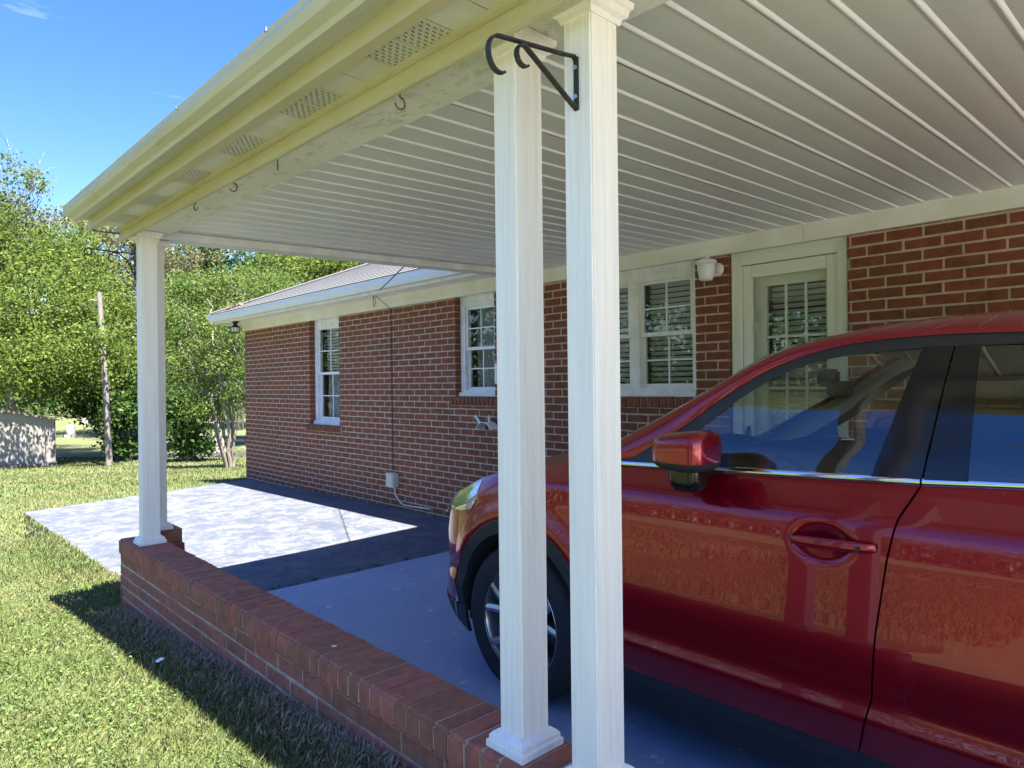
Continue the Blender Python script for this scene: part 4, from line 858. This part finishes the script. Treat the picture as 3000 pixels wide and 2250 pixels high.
# ------------------------------------------------------------------ grass
def blades(x0, x1, y0, y1, n, L_, wd, keep=None):
    P = np.stack([RNG.uniform(x0, x1, n), RNG.uniform(y0, y1, n)], 1)
    if keep is not None: P = P[[keep(x, y) for x, y in P]]
    n = len(P); z = np.array([ground(x, y) for x, y in P])-.004; B = np.column_stack([P, z]); a = RNG.uniform(0, 2*math.pi, n); ln = RNG.uniform(.1, 1.25, n)
    h = L_*RNG.uniform(.45, 1.2, n); tip = np.column_stack([np.cos(a)*h*np.sin(ln), np.sin(a)*h*np.sin(ln), h*np.cos(ln)]); b_ = a+RNG.uniform(.9, 2.2, n); s_ = np.column_stack([np.cos(b_), np.sin(b_), np.zeros(n)])*(wd*RNG.uniform(.6, 1.3, n))[:, None]
    mid = tip*.55; mid[:, 2] += h*.12
    return np.stack([B-s_*.5, B+s_*.5, B+mid+s_*.45, B+tip], 1).reshape(-1, 3)
def lawn_ok(x, y):
    if y < 5.1: return x < 1.20 and (x < 1.0 or random.random() > (x-1.0)*4.2)
    if y < 11.25: return x < max(1.33, min(1.535, 1.31+(y-4.905)*.14))
    if y < 12.1: return x < 1.5 or y > 11.27+(x-1.5)*.245
    return not (x > 4.9 and y < 12.25)
V = [blades(-.4, 1.21, 1.2, 3.2, 46000, .045, .0036, lawn_ok), blades(-.6, 1.36, 3.2, 5.6, 44000, .046, .0046, lawn_ok), blades(-.8, 1.6, 5.6, 9, 34000, .048, .007, lawn_ok), blades(-22, -6, 0, 24, 42000, .10, .04), blades(-6, -1.5, 9, 24, 26000, .08, .025),
     blades(-6, -.6, 1.0, 9, 46000, .055, .012), blades(-1.5, 6, 9, 14, 32000, .055, .011, lawn_ok), blades(-2, 10, 14, 24, 34000, .07, .02, lawn_ok), blades(0, 14, 24, 36, 22000, .08, .032, lawn_ok)]
tag(quads('dead_grass', blades(.92, 1.2, 1.2, 4.9, 11000, .045, .005, lambda x, y: random.random() < (x-.9)*4), 'straw'), 'dry dead grass strip along the foot of the low brick wall', 'grass', kind='stuff')
tag(quads('grass', np.concatenate(V), 'grass'), 'short mown lawn grass beside the carport', 'grass', kind='stuff')
def disc_leaves(x0, x1, y0, y1, n, r, keep):
    P = np.stack([RNG.uniform(x0, x1, n), RNG.uniform(y0, y1, n)], 1); P = P[[keep(x, y) for x, y in P]]; n = len(P); z = np.array([ground(x, y) for x, y in P])+RNG.uniform(.015, .035, n)
    c = np.column_stack([P, z]); a = RNG.uniform(0, 6.28, n); u_ = np.column_stack([np.cos(a), np.sin(a), RNG.uniform(-.4, .4, n)])*r*RNG.uniform(.6, 1.3, n)[:, None]; v_ = np.column_stack([-np.sin(a), np.cos(a), RNG.uniform(-.4, .4, n)])*r*RNG.uniform(.6, 1.3, n)[:, None]
    return np.stack([c-u_, c-v_, c+u_, c+v_], 1).reshape(-1, 3)
tag(quads('clover', np.concatenate([disc_leaves(-.4, 1.19, 1.2, 3.6, 6000, .0062, lambda x, y: lawn_ok(x, y) and math.sin(x*5)+math.sin(y*4.3+1) > -.3), disc_leaves(-.6, 1.3, 3.6, 7, 4000, .0075, lawn_ok)]), 'clover'), 'clover leaves scattered through the near lawn', 'clover', kind='stuff')
P = np.array([(random.uniform(1.45, 3.9), 4.90+random.gauss(0, .008), random.uniform(-.03, .012)) for _ in range(420) ])
P = P[np.sin(P[:, 0]*9)+np.sin(P[:, 0]*23) > -.2]
tag(quads('joint_weeds', leaves(P, .022, droop=-.5), 'leafC'), 'small weeds growing in the slab joint of the carport floor', 'weeds', kind='stuff')
# scraps
def scrap(x, y, z, r, label, n=7):
    mb = MB(); c = [(x+r*random.uniform(.5, 1.1)*math.cos(t), y+r*random.uniform(.4, .9)*math.sin(t), z+random.uniform(0, r*.5)) for t in np.linspace(0, 6.28, n)[:-1]]
    for i in range(n-1): mb.poly([(x, y, z+r*.4), c[i], c[(i+1) % (n-1)]])
    tag(mb.out('paper_scrap', 'paper'), label, 'litter')
p = Vector((.93, 3.33)); scrap(.985, 3.47, ground(.985, 3.47)+.03, .026, 'crumpled white paper scrap in the shaded grass by the low wall')
scrap(1.285, 2.37, ZW+.001, .012, 'tiny white paint flake on top of the low brick wall')
# dry leaf debris caught on the roof corner
q = np.array([(X0+.15+abs(random.gauss(0, .12)), EY-.45-abs(random.gauss(0, .25)), 0) for _ in range(36)]); q[:, 2] = EZ+.03+(q[:, 0]-X0)*m+np.abs(RNG.normal(0, .015, 36))
dl = quads('dry_leaf_pile', leaves(q, .07), 'leafbrown'); tag(dl, 'dry brown leaf pile caught on the house roof corner', 'leaves', kind='stuff')
